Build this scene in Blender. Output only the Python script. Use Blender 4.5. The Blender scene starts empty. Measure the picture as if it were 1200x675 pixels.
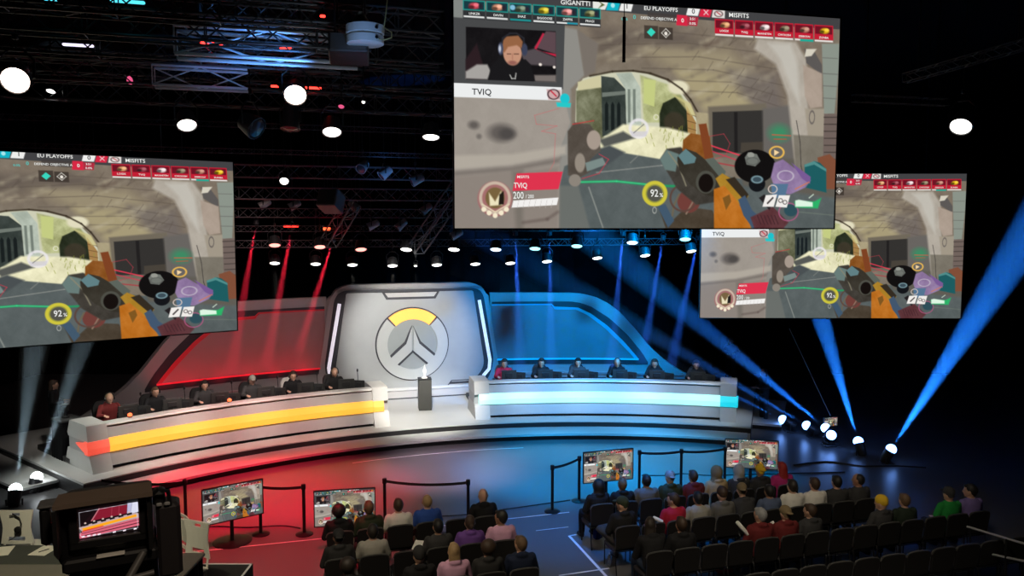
import bpy, math, random
import numpy as np
from mathutils import Vector, Matrix, Euler
random.seed(7); rng = np.random.default_rng(7)
SC = bpy.context.scene
COL = SC.collection
rad = math.radians
CAM_H, PITCH, FPX = 6.0, rad(4.43), 930.0

# ------------------------------------------------------------------ camera, world, exposure
cd = bpy.data.cameras.new('camera'); cam = bpy.data.objects.new('camera', cd); COL.objects.link(cam)
cam.location = (0, 0, CAM_H); cam.rotation_euler = (math.pi/2 - PITCH, 0, 0)
cd.sensor_width = 36; cd.lens = 36*FPX/1200; cd.clip_end = 200; cd.clip_start = .05
SC.camera = cam
w = bpy.data.worlds.new('world'); SC.world = w; w.use_nodes = True
w.node_tree.nodes['Background'].inputs[0].default_value = (.5, .6, .8, 1)
w.node_tree.nodes['Background'].inputs[1].default_value = .0012
SC.view_settings.view_transform = 'Standard'; SC.view_settings.look = 'None'
SC.view_settings.exposure = 0; SC.view_settings.gamma = 1; SC.view_settings.use_curve_mapping = False
cy = SC.cycles
cy.use_denoising = True; cy.max_bounces = 5; cy.diffuse_bounces = 3; cy.glossy_bounces = 3; cy.volume_bounces = 0
cy.transmission_bounces = 2; cy.sample_clamp_indirect = 3; cy.sample_clamp_direct = 30
cy.volume_step_rate = 4; cy.volume_max_steps = 64; cy.caustics_reflective = False; cy.caustics_refractive = False
cy.use_light_tree = True

# stage frame: its centre of curvature and its axis (16.8 degrees to the left of the view)
SA = rad(16.8); SO = Vector((2.1, 8.1, 0))
AX = Vector((-math.sin(SA), math.cos(SA), 0)); RI = Vector((math.cos(SA), math.sin(SA), 0))
def S(u, r, z): return SO + RI*u + AX*r + Vector((0, 0, z))
def POL(th, r, z):                       # th in degrees to the left of the stage axis
    a = SA + rad(th); return SO + Vector((-math.sin(a)*r, math.cos(a)*r, z))
def at(px, py, Y=None, z=None):          # the point of the room seen at a photograph pixel, at a depth or a height
    dx, dy = (px-600)/FPX, -(py-337.5)/FPX
    d = Vector((dx, math.cos(PITCH)+dy*math.sin(PITCH), -math.sin(PITCH)+dy*math.cos(PITCH)))
    t = Y/d.y if Y is not None else (z-CAM_H)/d.z
    return Vector((0, 0, CAM_H)) + d*t

LIGHTS = []
def spot(name, loc, aim, power, color, angle, blend=.3, size=.08, parent=None):
    l = bpy.data.lights.new(name, 'SPOT'); l.energy = power; l.color = color; l.spot_size = rad(angle)
    l.spot_blend = blend; l.shadow_soft_size = size
    o = bpy.data.objects.new(name, l); COL.objects.link(o)
    loc = Vector(loc); o.location = loc
    o.rotation_euler = (Vector(aim)-loc).to_track_quat('-Z', 'Y').to_euler()
    LIGHTS.append(o)
    if parent is not None:
        o.parent = parent; o.matrix_parent_inverse = WM(parent).inverted()
    return o
def area(name, loc, aim, power, color, sx, sy):
    l = bpy.data.lights.new(name, 'AREA'); l.energy = power; l.color = color; l.shape = 'RECTANGLE'; l.size = sx; l.size_y = sy
    o = bpy.data.objects.new(name, l); COL.objects.link(o); loc = Vector(loc); o.location = loc
    o.rotation_euler = (Vector(aim)-loc).to_track_quat('-Z', 'Y').to_euler()
    return o
RED = (1, .015, .05); BLUE = (.0, .42, 1); WHITE = (1, .97, .9); WARM = (1, .8, .6); DEEP = (.02, .12, 1)
# washes thrown by the lamps hanging over the house, plus added spots marked below
spot('red_floor_wash', (-6.3, 16.9, 7.3), (-6.1, 17.0, 0), 6400, RED, 44, .6, .3)
spot('red_floor_wash', (-3.5, 16.6, 7.3), (-4.3, 17.8, 0), 6200, RED, 40, .7, .3)
spot('red_floor_wash', (-4.2, 13.4, 7.0), (-4.6, 14.9, 0), 4200, RED, 54, .9, .3)
spot('blue_floor_wash', (1.0, 18.4, 7.3), (1.2, 19.2, 0), 7600, BLUE, 46, .7, .3)
spot('blue_floor_wash', (4.0, 18.6, 7.3), (4.2, 19.2, 0), 8400, BLUE, 44, .7, .3)
spot('blue_floor_wash', (1.3, 14.2, 7.2), (1.8, 16.2, 0), 3000, (0, .25, 1), 54, .9, .3)
spot('blue_floor_wash', (6.6, 18.6, 7.3), (7.4, 19.6, 0), 350, (0, .25, 1), 34, .9, .3)
spot('centre_floor_wash', (-1.9, 17.3, 7.2), (-1.6, 19.3, 0), 4200, (.9, .55, .75), 36, .95, .3)
spot('centre_stage_light', (-2.0, 16.2, 7.2), S(0.0, 16.4, .4), 6500, WHITE, 26, .7, .2)
spot('centre_stage_light', (-2.2, 15.0, 7.2), S(0.0, 14.6, .2), 1100, WHITE, 22, .8, .2)
for th, lx, ly, pw in ((7, -2.6, 16.4, 1500), (14, -4.2, 16.4, 1800), (21, -5.2, 16.7, 1900), (28, -5.5, 16.7, 2300)): spot('left_desk_wash', (lx, ly, 7.0), POL(th, 15.8, 1.2), pw, (1, .90, .80), 29, .9, .25)
spot('left_end_wash', (-12.6, 16.4, 6.8), POL(33.5, 15.9, .8), 1100, (.95, 1, .92), 34, .8, .25)
for th, lx, ly, pw in ((-7, -.4, 18.0, 1200), (-13, 1.2, 18.0, 1250), (-20, 3.2, 17.8, 1250), (-27, 4.0, 18.9, 1100)): spot('right_desk_wash', (lx, ly, 6.2), POL(th, 15.8, 1.2), pw, (.80, .90, 1), 28, .9, .25)
spot('right_end_wash', (7.6, 19.9, 7.2), POL(-32.5, 15.5, .9), 900, (.86, .95, 1), 22, .9, .25)
spot('backdrop_wash', (-1.6, 14.2, 7.0), S(0, 19, 2.1), 9500, (1, .98, .95), 24, .7, .25)
spot('left_wing_wash', (-5.2, 16.6, 7.4), POL(17, 19, 2.4), 850, (1, .72, .68), 56, .8, .25)
for th in (10.5, 13, 15.5, 18, 20.5, 22.6): spot('left_wing_red', POL(th, 18.55, 1.25), POL(th, 19.1, 2.1), 15, RED, 120, .9, .1)  # added red spots before the wing, standing in for the LED line's glow
spot('right_wing_blue', (5.2, 19.8, 7.3), POL(-16.5, 19.1, 2.4), 8500, (0, .33, 1), 62, .8, .25)
spot('right_step_blue', (2.6, 17.4, 7.2), POL(-16, 14.3, .2), 4200, (.04, .42, 1), 44, .9, .25)
spot('right_step_blue', (4.3, 18.2, 7.0), POL(-29, 14.3, .2), 2600, (.04, .42, 1), 36, .9, .25)
spot('left_step_red', (-5.8, 16.8, 7.3), POL(20, 14.2, .2), 1500, (1, .12, .16), 50, .9, .25)
spot('table_face_fill', (-9.5, 17.5, 6.8), (-11.6, 20, 1.6), 260, (1, .9, .8), 26, .9, .15)  # added fill on the standing person's face, not a lamp of the hall
spot('house_light', (2.5, 7.5, 7.6), (4.2, 13.0, .6), 1100, (1, .86, .66), 66, .9, .3)
spot('house_light', (-2.5, 7.5, 7.6), (-1.4, 12.6, .6), 1000, (1, .84, .62), 52, .9, .3)
spot('foreground_fill', (-3.6, 5.5, 7.6), (-5.6, 9.6, 1.9), 1100, (1, .9, .6), 44, .9, .2)  # added fill to brighten the tables and white chairs on the side platform
spot('foreground_fill', (0.2, .6, 7.6), (-1.2, 2.6, 5), 130, (1, .8, .6), 50, .9, .2)  # added fill to brighten the broadcast camera
spot('rigging_blue', (-2.2, 9.2, 7.2), at(300, 60, Y=10.2), 230, (.1, .35, 1), 46, .9, .1)
spot('rigging_fill', (-1.5, 7, 6.6), (-3.5, 17, 8.4), 55, (.7, .85, 1), 80, .9, .1)  # added dim fill from below so the dark trusses show

# ------------------------------------------------------------------ helpers
def WM(o):
    m = o.matrix_basis.copy()
    return (WM(o.parent) @ m) if o.parent else m
class MB:
    def __init__(s): s.v = []; s.f = []
    def add(s, vs, fs):
        n = len(s.v); s.v += [Vector(v) for v in vs]; s.f += [[i+n for i in f] for f in fs]; return s
    def box(s, c, d, rz=0, M=None):
        x, y, z = (k/2 for k in d); R = Matrix.Rotation(rz, 3, 'Z') if M is None else M
        vs = [Vector(c) + R @ Vector((a*x, b*y, e*z)) for e in (-1, 1) for b in (-1, 1) for a in (-1, 1)]
        return s.add(vs, [(0, 2, 3, 1), (4, 5, 7, 6), (0, 1, 5, 4), (2, 6, 7, 3), (0, 4, 6, 2), (1, 3, 7, 5)])
    def rbox(s, c, d, r=.01, M=None):      # box with chamfered edges
        R = M or Matrix.Identity(3); x, y, z = (k/2 for k in d); r = min(r, x*.9, y*.9, z*.9)
        vs = []
        for e, q in ((-z, x-r), (-z+r, x), (z-r, x), (z, x-r)):
            iy = y-(x-q); ch = r if q == x else r
            for a, b in ((-1, -1), (1, -1), (1, 1), (-1, 1)):
                if (a, b) in ((-1, -1), (1, 1)): P = [(a*q, b*(iy-ch)), (a*(q-ch), b*iy)]
                else: P = [(a*(q-ch), b*iy), (a*q, b*(iy-ch))]
                for p in P: vs.append(Vector(c) + R @ Vector((p[0], p[1], e)))
        fs = [list(range(7, -1, -1)), list(range(24, 32))]
        for k in range(3):
            for i in range(8): j = (i+1) % 8; fs.append((k*8+i, k*8+j, k*8+8+j, k*8+8+i))
        return s.add(vs, fs)
    def tube(s, pts, r, n=8, cap=True, close=False):
        pts = [Vector(p) for p in pts]; rs = r if isinstance(r, (list, tuple)) else [r]*len(pts)
        vs = []; up = None
        for i, p in enumerate(pts):
            a = pts[i-1] if i else (pts[-1] if close else p); b = pts[(i+1) % len(pts)] if (i < len(pts)-1 or close) else p
            t = (b-a).normalized()
            if up is None: up = Vector((0, 0, 1)) if abs(t.z) < .9 else Vector((1, 0, 0))
            x = t.cross(up)
            if x.length < 1e-4: x = t.orthogonal()
            x.normalize(); y = x.cross(t); up = y
            for k in range(n):
                q = 2*math.pi*k/n; vs.append(p + (x*math.cos(q) + y*math.sin(q))*rs[i])
        fs = []; m = len(pts)
        for i in range(m if close else m-1):
            i2 = (i+1) % m
            for k in range(n): k2 = (k+1) % n; fs.append((i*n+k, i*n+k2, i2*n+k2, i2*n+k))
        if cap and not close: fs += [list(range(n-1, -1, -1)), list(range((m-1)*n, m*n))]
        return s.add(vs, fs)
    def lathe(s, prof, n=20, M=None, c=(0, 0, 0)):   # profile (r, z)
        M = M or Matrix.Identity(3); vs = []; c = Vector(c)
        for r, z in prof:
            for k in range(n): q = 2*math.pi*k/n; vs.append(c + M @ Vector((r*math.cos(q), r*math.sin(q), z)))
        fs = []; m = len(prof)
        for i in range(m-1):
            for k in range(n): k2 = (k+1) % n; fs.append((i*n+k, i*n+k2, (i+1)*n+k2, (i+1)*n+k))
        fs += [list(range(n-1, -1, -1)), list(range((m-1)*n, m*n))]
        return s.add(vs, fs)
    def prism(s, poly, f0, f1):            # poly 2D, f0/f1 map (a,b)->3D for both faces
        n = len(poly); vs = [f0(*p) for p in poly] + [f1(*p) for p in poly]
        fs = [list(range(n)), list(range(2*n-1, n-1, -1))] + [((i+1) % n, i, n+i, n+(i+1) % n) for i in range(n)]
        return s.add(vs, fs)
    def sweep(s, prof, frames):            # closed profile (a,b) swept through frames f(a,b)->3D
        n = len(prof); vs = [f(*p) for f in frames for p in prof]; fs = []
        for i in range(len(frames)-1):
            for k in range(n): k2 = (k+1) % n; fs.append((i*n+k, i*n+k2, (i+1)*n+k2, (i+1)*n+k))
        fs += [list(range(n-1, -1, -1)), list(range((len(frames)-1)*n, len(frames)*n))]
        return s.add(vs, fs)
    def ell(s, c, r, M=None, n=12, m=8):
        M = M or Matrix.Identity(3); c = Vector(c); vs = []
        for i in range(m+1):
            a = math.pi*i/m; a = min(max(a, .02), math.pi-.02)
            for k in range(n):
                q = 2*math.pi*k/n; vs.append(c + M @ Vector((r[0]*math.sin(a)*math.cos(q), r[1]*math.sin(a)*math.sin(q), r[2]*math.cos(a))))
        fs = [(i*n+k, (i+1)*n+k, (i+1)*n+(k+1) % n, i*n+(k+1) % n) for i in range(m) for k in range(n)]
        fs += [list(range(n)), list(range((m+1)*n-1, m*n-1, -1))]
        return s.add(vs, fs)
    def mesh(s, name, mat, inv=None, smooth=False):
        me = bpy.data.meshes.new(name)
        me.from_pydata([tuple(inv @ v) if inv else tuple(v) for v in s.v], [], s.f); me.update()
        if mat: me.materials.append(mat)
        fix_normals(me)
        if smooth:
            me.polygons.foreach_set('use_smooth', [True]*len(me.polygons))
            try: me.set_sharp_from_angle(angle=rad(38))
            except Exception: pass
        return me
    def build(s, name, mat, parent=None, smooth=False):
        inv = WM(parent).inverted() if parent else None
        o = bpy.data.objects.new(name, s.mesh(name, mat, inv, smooth)); COL.objects.link(o)
        if parent: o.parent = parent
        return o
import bmesh
def fix_normals(me):
    b = bmesh.new(); b.from_mesh(me); bmesh.ops.recalc_face_normals(b, faces=b.faces); b.to_mesh(me); b.free()
def tag(o, label, cat, group=None):
    o['label'] = label; o['category'] = cat
    if group: o['group'] = group
    return o
def thing(name, label, cat, loc=(0, 0, 0), rz=0, group=None):
    o = bpy.data.objects.new(name, None); COL.objects.link(o); o.empty_display_size = .1
    o.location = loc; o.rotation_euler = (0, 0, rz)
    return tag(o, label, cat, group)
def struct(o): o['kind'] = 'structure'; return o
def kids(o): return [c for c in bpy.data.objects if c.parent is o]
KID = {}
def dup(root, loc, rz=0, label=None, group=None, mats=None, rot=None, scale=None, keep=True):
    def cp(o, par):
        c = o.copy(); COL.objects.link(c); c.parent = par
        if par is not None:
            nm = o.name.split('.')[0]
            if mats and nm in mats and o.type == 'MESH':
                c.material_slots[0].link = 'OBJECT'; c.material_slots[0].material = mats[nm]
        ch = KID.get(o.name)
        if ch is None: ch = KID[o.name] = kids(o)
        for k in ch:
            if mats and mats.get(k.name.split('.')[0], 1) is None: continue
            cp(k, c)
        return c
    r = cp(root, None); r.location = loc; r.rotation_euler = rot if rot is not None else (0, 0, rz)
    if scale: r.scale = (scale,)*3 if isinstance(scale, (int, float)) else scale
    if label: r['label'] = label
    if group: r['group'] = group
    return r
def drop(o):
    for k in kids(o): drop(k)
    bpy.data.objects.remove(o)

# ------------------------------------------------------------------ materials
def mat(name, col, rough=.5, metal=0, emit=None, es=0, noise=.12, scale=6, spec=.5, bump=0):
    m = bpy.data.materials.new(name); m.use_nodes = True; nt = m.node_tree; b = nt.nodes['Principled BSDF']
    b.inputs['Roughness'].default_value = rough; b.inputs['Metallic'].default_value = metal
    b.inputs['Specular IOR Level'].default_value = spec
    c = (*col, 1)
    if noise:
        tc = nt.nodes.new('ShaderNodeTexCoord'); n = nt.nodes.new('ShaderNodeTexNoise'); n.inputs['Scale'].default_value = scale
        n.inputs['Detail'].default_value = 4
        r = nt.nodes.new('ShaderNodeMix'); r.data_type = 'RGBA'
        r.inputs[6].default_value = tuple(k*(1-noise) for k in col)+(1,); r.inputs[7].default_value = tuple(min(1, k*(1+noise)) for k in col)+(1,)
        nt.links.new(tc.outputs['Object'], n.inputs['Vector']); nt.links.new(n.outputs['Fac'], r.inputs[0]); nt.links.new(r.outputs[2], b.inputs['Base Color'])
        if bump:
            bp = nt.nodes.new('ShaderNodeBump'); bp.inputs['Strength'].default_value = bump; nt.links.new(n.outputs['Fac'], bp.inputs['Height']); nt.links.new(bp.outputs[0], b.inputs['Normal'])
    else: b.inputs['Base Color'].default_value = c
    if emit: b.inputs['Emission Color'].default_value = (*emit, 1); b.inputs['Emission Strength'].default_value = es
    return m
def srgb(r, g, b):
    f = lambda c: ((c/255+.055)/1.055)**2.4 if c > 10 else c/255/12.92
    return (f(r), f(g), f(b))
M_floor = mat('stage_floor_vinyl', (.09, .09, .095), .36, noise=.10, scale=1.2, spec=.5)
M_black = mat('black_cloth', (.006, .006, .007), .95, noise=.2, scale=3, spec=.1)
M_drape = mat('black_drape', (.005, .005, .006), 1, noise=.4, scale=2, spec=.05)
M_blkplastic = mat('black_plastic', (.012, .012, .013), .45, noise=.1)
M_blkmetal = mat('black_metal', (.02, .02, .022), .4, .6, noise=.1)
M_deck = mat('deck_white_gloss', (.55, .55, .54), .28, noise=.05, scale=2)
M_grey = mat('panel_grey', (.34, .33, .32), .42, noise=.05, scale=2)
M_cap = mat('cap_light_grey', (.46, .45, .43), .38, noise=.04)
M_brushed = mat('brushed_silver', (.36, .37, .36), .38, .35, noise=.08, scale=3)
M_darkgroove = mat('dark_groove', (.03, .03, .035), .5, noise=.1)
M_riser = mat('dark_riser', (.012, .011, .012), .5, noise=.1)
M_white = mat('white_plastic', (.75, .74, .70), .4, noise=.03)
M_chair = mat('black_vinyl_chair', (.014, .013, .013), .45, noise=.1)
M_chairedge = mat('chair_back_edge', (.10, .10, .095), .3, .3, noise=.1)
M_tape = mat('white_tape', (.7, .7, .72), .6, noise=.1)
M_lit = {}
def emis(name, col, s):
    m = mat(name, (.05, .05, .05), .5, emit=col, es=s, noise=0); return m
# ------------------------------------------------------------------ room
def slab(name, lo, hi, m):
    b = MB(); c = [(a+d)/2 for a, d in zip(lo, hi)]; b.box(c, [d-a for a, d in zip(lo, hi)]); return struct(b.build(name, m))
slab('floor', (-20, -4, -.2), (22, 34, 0), M_floor)
slab('ceiling', (-20, -4, 11), (22, 34, 11.2), M_drape)
def drape(name, p, q):
    p, q = Vector(p), Vector(q); d = (q-p); L = d.length; d.normalize(); nrm = Vector((-d.y, d.x, 0)); n = int(L*5)
    b = MB(); pr = []
    for i in range(n+1):
        x = L*i/n; o = .05*math.sin(i*1.9)+.03*math.sin(i*.7); pr.append(p + d*x + nrm*o)
    vs = [v.copy() for v in pr] + [v+Vector((0, 0, 11)) for v in pr] + [v+nrm*.25 for v in pr] + [v+nrm*.25+Vector((0, 0, 11)) for v in pr]
    m = n+1; fs = []
    for i in range(n): fs += [(i, i+1, m+i+1, m+i), (2*m+i, 3*m+i, 3*m+i+1, 2*m+i+1), (m+i, m+i+1, 3*m+i+1, 3*m+i), (i, 2*m+i, 2*m+i+1, i+1)]
    fs += [(0, m, 3*m, 2*m), (n, 2*m+n, 3*m+n, m+n)]
    b.add(vs, fs); return struct(b.build(name, M_drape))
drape('wall_back', (-19.5, 32, 0), (21.5, 32, 0))
drape('wall_left', (-19.3, -3.5, 0), (-19.3, 33, 0))
drape('wall_right', (21.3, 33, 0), (21.3, -3.5, 0))
struct(MB().box((1, -3.6, 5.5), (40, .2, 11)).build('wall_rear', M_drape))
# floor markings
def strip(pts, wd, name, label, z=.004):
    b = MB()
    pts = [Vector(p) for p in pts]; L = []; R = []
    for i, p in enumerate(pts):
        a = pts[max(0, i-1)]; c = pts[min(len(pts)-1, i+1)]; d = (c-a).normalized(); n = Vector((-d.y, d.x, 0))*wd/2
        L.append(p+n); R.append(p-n)
    up = Vector((0, 0, z)); k = len(pts)
    b.add(L+R+[v+up for v in L]+[v+up for v in R], [f for i in range(k-1) for f in ((i, i+1, k+i+1, k+i), (2*k+i, 3*k+i, 3*k+i+1, 2*k+i+1), (i, 2*k+i, 2*k+i+1, i+1), (k+i, k+i+1, 3*k+i+1, 3*k+i))]+[(0, k, 3*k, 2*k), (k-1, 3*k-1, 4*k-1, 2*k-1)])
    o = b.build(name, M_tape); return tag(o, label, 'floor tape')
strip([at(200, 649.5, z=.001), at(379, 631, z=.001), at(602, 607.3, z=.001), at(667, 600.3, z=.001)], .03, 'floor_tape', 'long white tape line running across the floor behind the rope posts')
strip([at(676, 626.5, z=.001), at(667, 628, z=.001), at(711, 676, z=.001), at(740, 705, z=.001)], .05, 'floor_tape', 'white taped corner on the floor beside the right seating block')
strip([at(655, 674.5, z=.001), at(714, 666, z=.001)], .03, 'floor_tape', 'short faint tape line crossing the aisle at the bottom of the floor')
strip([at(640, 661, z=.001), at(668, 617.5, z=.001)][::-1][:0] or [at(628, 622, z=.001), at(666, 617.6, z=.001)], .015, 'floor_tape', 'thin faint scuff line on the blue floor before the aisle')
strip([POL(t, 13.2, .001) for t in np.linspace(11, -9, 14)], .02, 'floor_tape', 'thin curved tape line on the floor along the stage step')
# cables on the floor
M_cable = mat('black_cable', (.006, .008, .012), .5, noise=0)
def cable(pts, label, r=.012):
    P = [Vector(p) for p in pts]; out = []
    for i in range(len(P)-1):
        a, b_, c, d = P[max(0, i-1)], P[i], P[i+1], P[min(len(P)-1, i+2)]
        for k in range(6):
            t = k/6; out.append(.5*((2*b_)+(c-a)*t+(2*a-5*b_+4*c-d)*t*t+(3*b_-a-3*c+d)*t**3))
    out.append(P[-1])
    o = MB().tube(out, r, 6).build('floor_cable', M_cable, smooth=True); return tag(o, label, 'cable')
g = lambda *p: [at(x, y, z=.012) for x, y in p]
cable(g((440, 612), (500, 606), (545, 603), (590, 597), (640, 590), (668, 586)), 'black cable on the floor between the two rope barriers')
cable(g((752, 557), (780, 557), (800, 555), (830, 557), (875, 556), (990, 553)), 'black cable crossing the blue floor behind the right barrier')
cable(g((930, 545), (970, 541), (1010, 546), (1050, 546), (1085, 548)), 'black cable on the floor before the right floor beam lamps', .02)
cable(g((200, 622), (250, 617), (290, 618), (330, 616), (352, 619)), 'dark cable running on the red floor behind the left floor screen')

# ------------------------------------------------------------------ stage platform
def arc(t0, t1, n=40): return [t0+(t1-t0)*i/(n-1) for i in range(n)]
def sector(b, t0, t1, r0, r1, z0, z1, n=40):
    prof = [(r0, z0), (r1, z0), (r1, z1), (r0, z1)]
    return b.sweep(prof, [(lambda a, c, t=t: POL(t, a, c)) for t in arc(t0, t1, n)])
st = struct(thing('stage_platform', '', '', SO, SA)); del st['label'], st['category']
sector(MB(), 35.2, -35.2, 14.66, 20.6, 0, .34, 60).build('deck', M_deck, st)
sector(MB(), 34.9, -34.9, 13.86, 14.7, .13, .19, 60).build('step_tread', M_deck, st)
sector(MB(), 34.8, -34.8, 13.93, 14.7, 0, .135, 60).build('step_riser', M_riser, st)
sector(MB(), 35.24, -35.24, 14.645, 14.67, .18, .315, 60).build('deck_riser', M_riser, st)
for s in (1, -1):
    sector(MB(), s*35.2, s*35.26, 14.66, 20.6, 0, .29, 3).build('side_riser', M_riser, st)
    sector(MB(), s*35.26, s*38.2, 15.9, 19.4, .13, .19, 4).build('side_step', M_deck, st)
    sector(MB(), s*35.26, s*38.0, 16.0, 19.3, 0, .135, 4).build('side_step_riser', M_riser, st)
    sector(MB(), s*5.4, s*33.6, 16.42, 18.4, .34, .47, 30).build('player_riser', M_riser, st)
# ------------------------------------------------------------------ desks
M_amber = mat('amber_light_panel', (.45, .28, .08), .4, emit=(1, .43, .02), es=1.0, noise=0)
M_amberend = mat('red_light_panel', (.6, .2, .15), .4, emit=(1, .06, .03), es=.7, noise=0)
M_cyan = mat('ice_light_panel', (.6, .75, .75), .4, emit=(.38, .95, .92), es=.8, noise=0)
M_cyanend = mat('cyan_light_panel', (.1, .6, .6), .4, emit=(0, .62, .75), es=.85, noise=0)
Z = .34
def desk(s, label, mb, me, end_label):
    t = thing('player_desk', label, 'desk', POL(s*19, 15.9, Z), SA+rad(s*19))
    a0, a1 = s*6.4, s*31.9
    sw = lambda b, prof, x0, x1, n=36: b.sweep(prof, [(lambda r, z, q=q: POL(q, r, z+Z)) for q in arc(x0, x1, n)])
    sw(MB(), [(15.40, 0), (15.40, .09), (15.62, .09), (15.62, 0)], a0, a1).build('toe_kick', M_riser, t)
    sw(MB(), [(15.26, .09), (15.38, .40), (15.7, .40), (15.62, .09)], a0, a1).build('lower_panel', M_grey, t)
    sw(MB(), [(15.33, .40), (15.315, .55), (15.37, .72), (15.6, .72), (15.6, .40)], a0, a1).build('light_band', mb, t)
    sw(MB(), [(15.42, .72), (15.50, .955), (15.75, .955), (15.7, .72)], a0, a1).build('upper_panel', M_grey, t)
    sw(MB(), [(15.52, .955), (15.52, .985), (15.75, .985), (15.75, .955)], a0, a1).build('lip_shadow_gap', M_darkgroove, t)
    sw(MB(), [(15.475, .985), (15.45, 1.01), (15.47, 1.045), (15.52, 1.06), (15.74, 1.06), (15.78, 1.03), (15.78, .985)], a0, a1).build('top_rail', M_cap, t)
    sw(MB(), [(15.7, .84), (15.7, .88), (16.45, .88), (16.45, .84)], a0, a1).build('worktop', M_grey, t)
    sw(MB(), [(16.36, 0), (16.36, .84), (16.40, .84), (16.40, 0)], a0, a1, 20).build('back_panel', M_riser, t)
    for e0, e1, inner in ((s*4.75, s*6.4, 1), (s*31.9, s*33.6, 0)):
        up = [(15.36, .70), (15.44, 1.07), (15.52, 1.09), (16.35, 1.09), (16.5, .78), (16.45, .70)]
        lo = [(15.14, 0), (15.33, .42), (16.5, .42), (16.7, .0)]
        mid = [(15.45, .42), (15.45, .70), (16.4, .70), (16.4, .42)]
        e = sw(MB(), up, e0, e1, 4).build('end_cap', M_cap, t)
        sw(MB(), lo, e0, e1, 4).build('end_foot', M_cap, e)
        sw(MB(), mid, e0, e1, 4).build('end_core', M_grey, e)
        q0, q1 = (e0+s*.5, e1) if inner else (e0, e1+s*.12)
        sw(MB(), [(15.30, .41), (15.285, .55), (15.34, .71), (15.5, .71), (15.5, .41)], q0, q1, 5).build('light_band_end', mb if inner else me, t)
        if not inner: # the band wraps round the outer end as a chevron
            b = MB(); b.prism([(15.30, .41), (15.285, .55), (15.34, .71), (15.95, .62), (15.62, .5)], lambda r, z: POL(e1+s*.02, r, z+Z), lambda r, z: POL(e1+s*.16, r, z+Z)); b.build('light_band_wrap', me, t)
    return t
desk(1, 'long curved grey desk on the left with a glowing amber light band', M_amber, M_amberend, '')
desk(-1, 'long curved grey desk on the right with a glowing ice-blue light band', M_cyan, M_cyanend, '')

# ------------------------------------------------------------------ backdrop
def rounded(poly, rr, n=6):
    out = []; m = len(poly)
    for i in range(m):
        p = Vector(poly[i]); a = Vector(poly[i-1]); b = Vector(poly[(i+1) % m]); r = rr[i] if isinstance(rr, (list, tuple)) else rr
        if r <= 0: out.append(tuple(p)); continue
        da = (a-p).normalized(); db = (b-p).normalized(); A = p+da*r; B = p+db*r
        for k in range(n+1):
            t = k/n; q = A*(1-t)**2 + p*2*t*(1-t) + B*t*t; out.append(tuple(q))
    return out
R0 = 18.95
def flat(b, poly, r0, r1): return b.prism(poly, lambda u, z: S(u, r0, z), lambda u, z: S(u, r1, z))
bw = thing('backdrop_wall', 'tall silver centre backdrop wall with rounded shoulders and round emblem', 'backdrop', S(0, R0+.3, .34), SA)
flat(MB(), rounded([(-3.42, .34), (-3.3, .85), (-2.92, 3.45), (-2.55, 3.78), (2.55, 3.78), (2.92, 3.45), (3.3, .85), (3.42, .34)], [0, .1, .3, .1, .1, .3, .1, 0]), R0+.02, R0+.35).build('outer_wings', M_grey, bw)
flat(MB(), rounded([(-3.08, .60), (-3.0, 1.3), (-2.62, 3.75), (-2.25, 4.12), (2.25, 4.12), (2.62, 3.75), (3.0, 1.3), (3.08, .60)], [0, .1, .35, .35, .35, .35, .1, 0]), R0-.14, R0+.30).build('frame', M_grey, bw)
flat(MB(), rounded([(-2.60, .70), (-2.84, 1.4), (-2.47, 3.72), (-2.25, 3.94), (2.25, 3.94), (2.47, 3.72), (2.84, 1.4), (2.60, .70)], [.3, .3, .2, .2, .2, .2, .3, .3]), R0-.155, R0-.13).build('frame_groove', M_darkgroove, bw)
face = [(-2.1, .78), (-2.50, 1.25), (-2.10, 3.85), (-.96, 3.85), (-.82, 3.61), (.82, 3.61), (.96, 3.85), (2.10, 3.85), (2.50, 1.25), (2.1, .78), (1.3, .78), (1.16, .62), (-1.16, .62), (-1.3, .78)]
flat(MB(), rounded(face, [.3, .3, .06, 0, 0, 0, 0, .06, .3, .3, 0, 0, 0, 0]), R0-.20, R0-.14).build('face_panel', M_brushed, bw)
flat(MB(), [(-.86, 3.83), (-.76, 3.69), (.76, 3.69), (.86, 3.83)], R0-.19, R0-.15).build('top_inset', M_cap, bw)
M_striplight = mat('white_strip_light', (.6, .6, .6), .4, emit=(.8, .74, .86), es=.75, noise=0)
M_striplight2 = mat('cool_strip_light', (.6, .6, .6), .4, emit=(.68, .80, 1.0), es=.8, noise=0)
for s, m in ((-1, M_striplight), (1, M_striplight2)):
    pts = [(2.32, 3.52), (2.69, 1.45), (2.66, 1.15), (2.45, .92)]
    o = []; w2 = .055
    for i, p in enumerate(pts):
        a = Vector(pts[max(0, i-1)]); c = Vector(pts[min(3, i+1)]); d = (c-a).normalized(); n = Vector((-d.y, d.x)); o.append((Vector(p)+n*w2, Vector(p)-n*w2))
    poly = [tuple(x[0]) for x in o]+[tuple(x[1]) for x in reversed(o)]
    flat(MB(), [(s*a, b) for a, b in poly], R0-.175, R0-.15).build('strip_light', m, bw)
b = MB(); flat(b, [(-3.35, .34), (-3.35, .60), (3.35, .60), (3.35, .34)], R0-.42, R0+.2); b.build('plinth', M_grey, bw)
b = MB(); flat(b, [(-3.3, .60), (-3.3, .68), (3.3, .68), (3.3, .60)], R0-.25, R0+.1); b.build('plinth_ledge', M_cap, bw)
flat(MB(), [(-3.36, .345), (-3.36, .385), (3.36, .385), (3.36, .345)], R0-.425, R0-.40).build('plinth_groove', M_darkgroove, bw)
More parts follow.
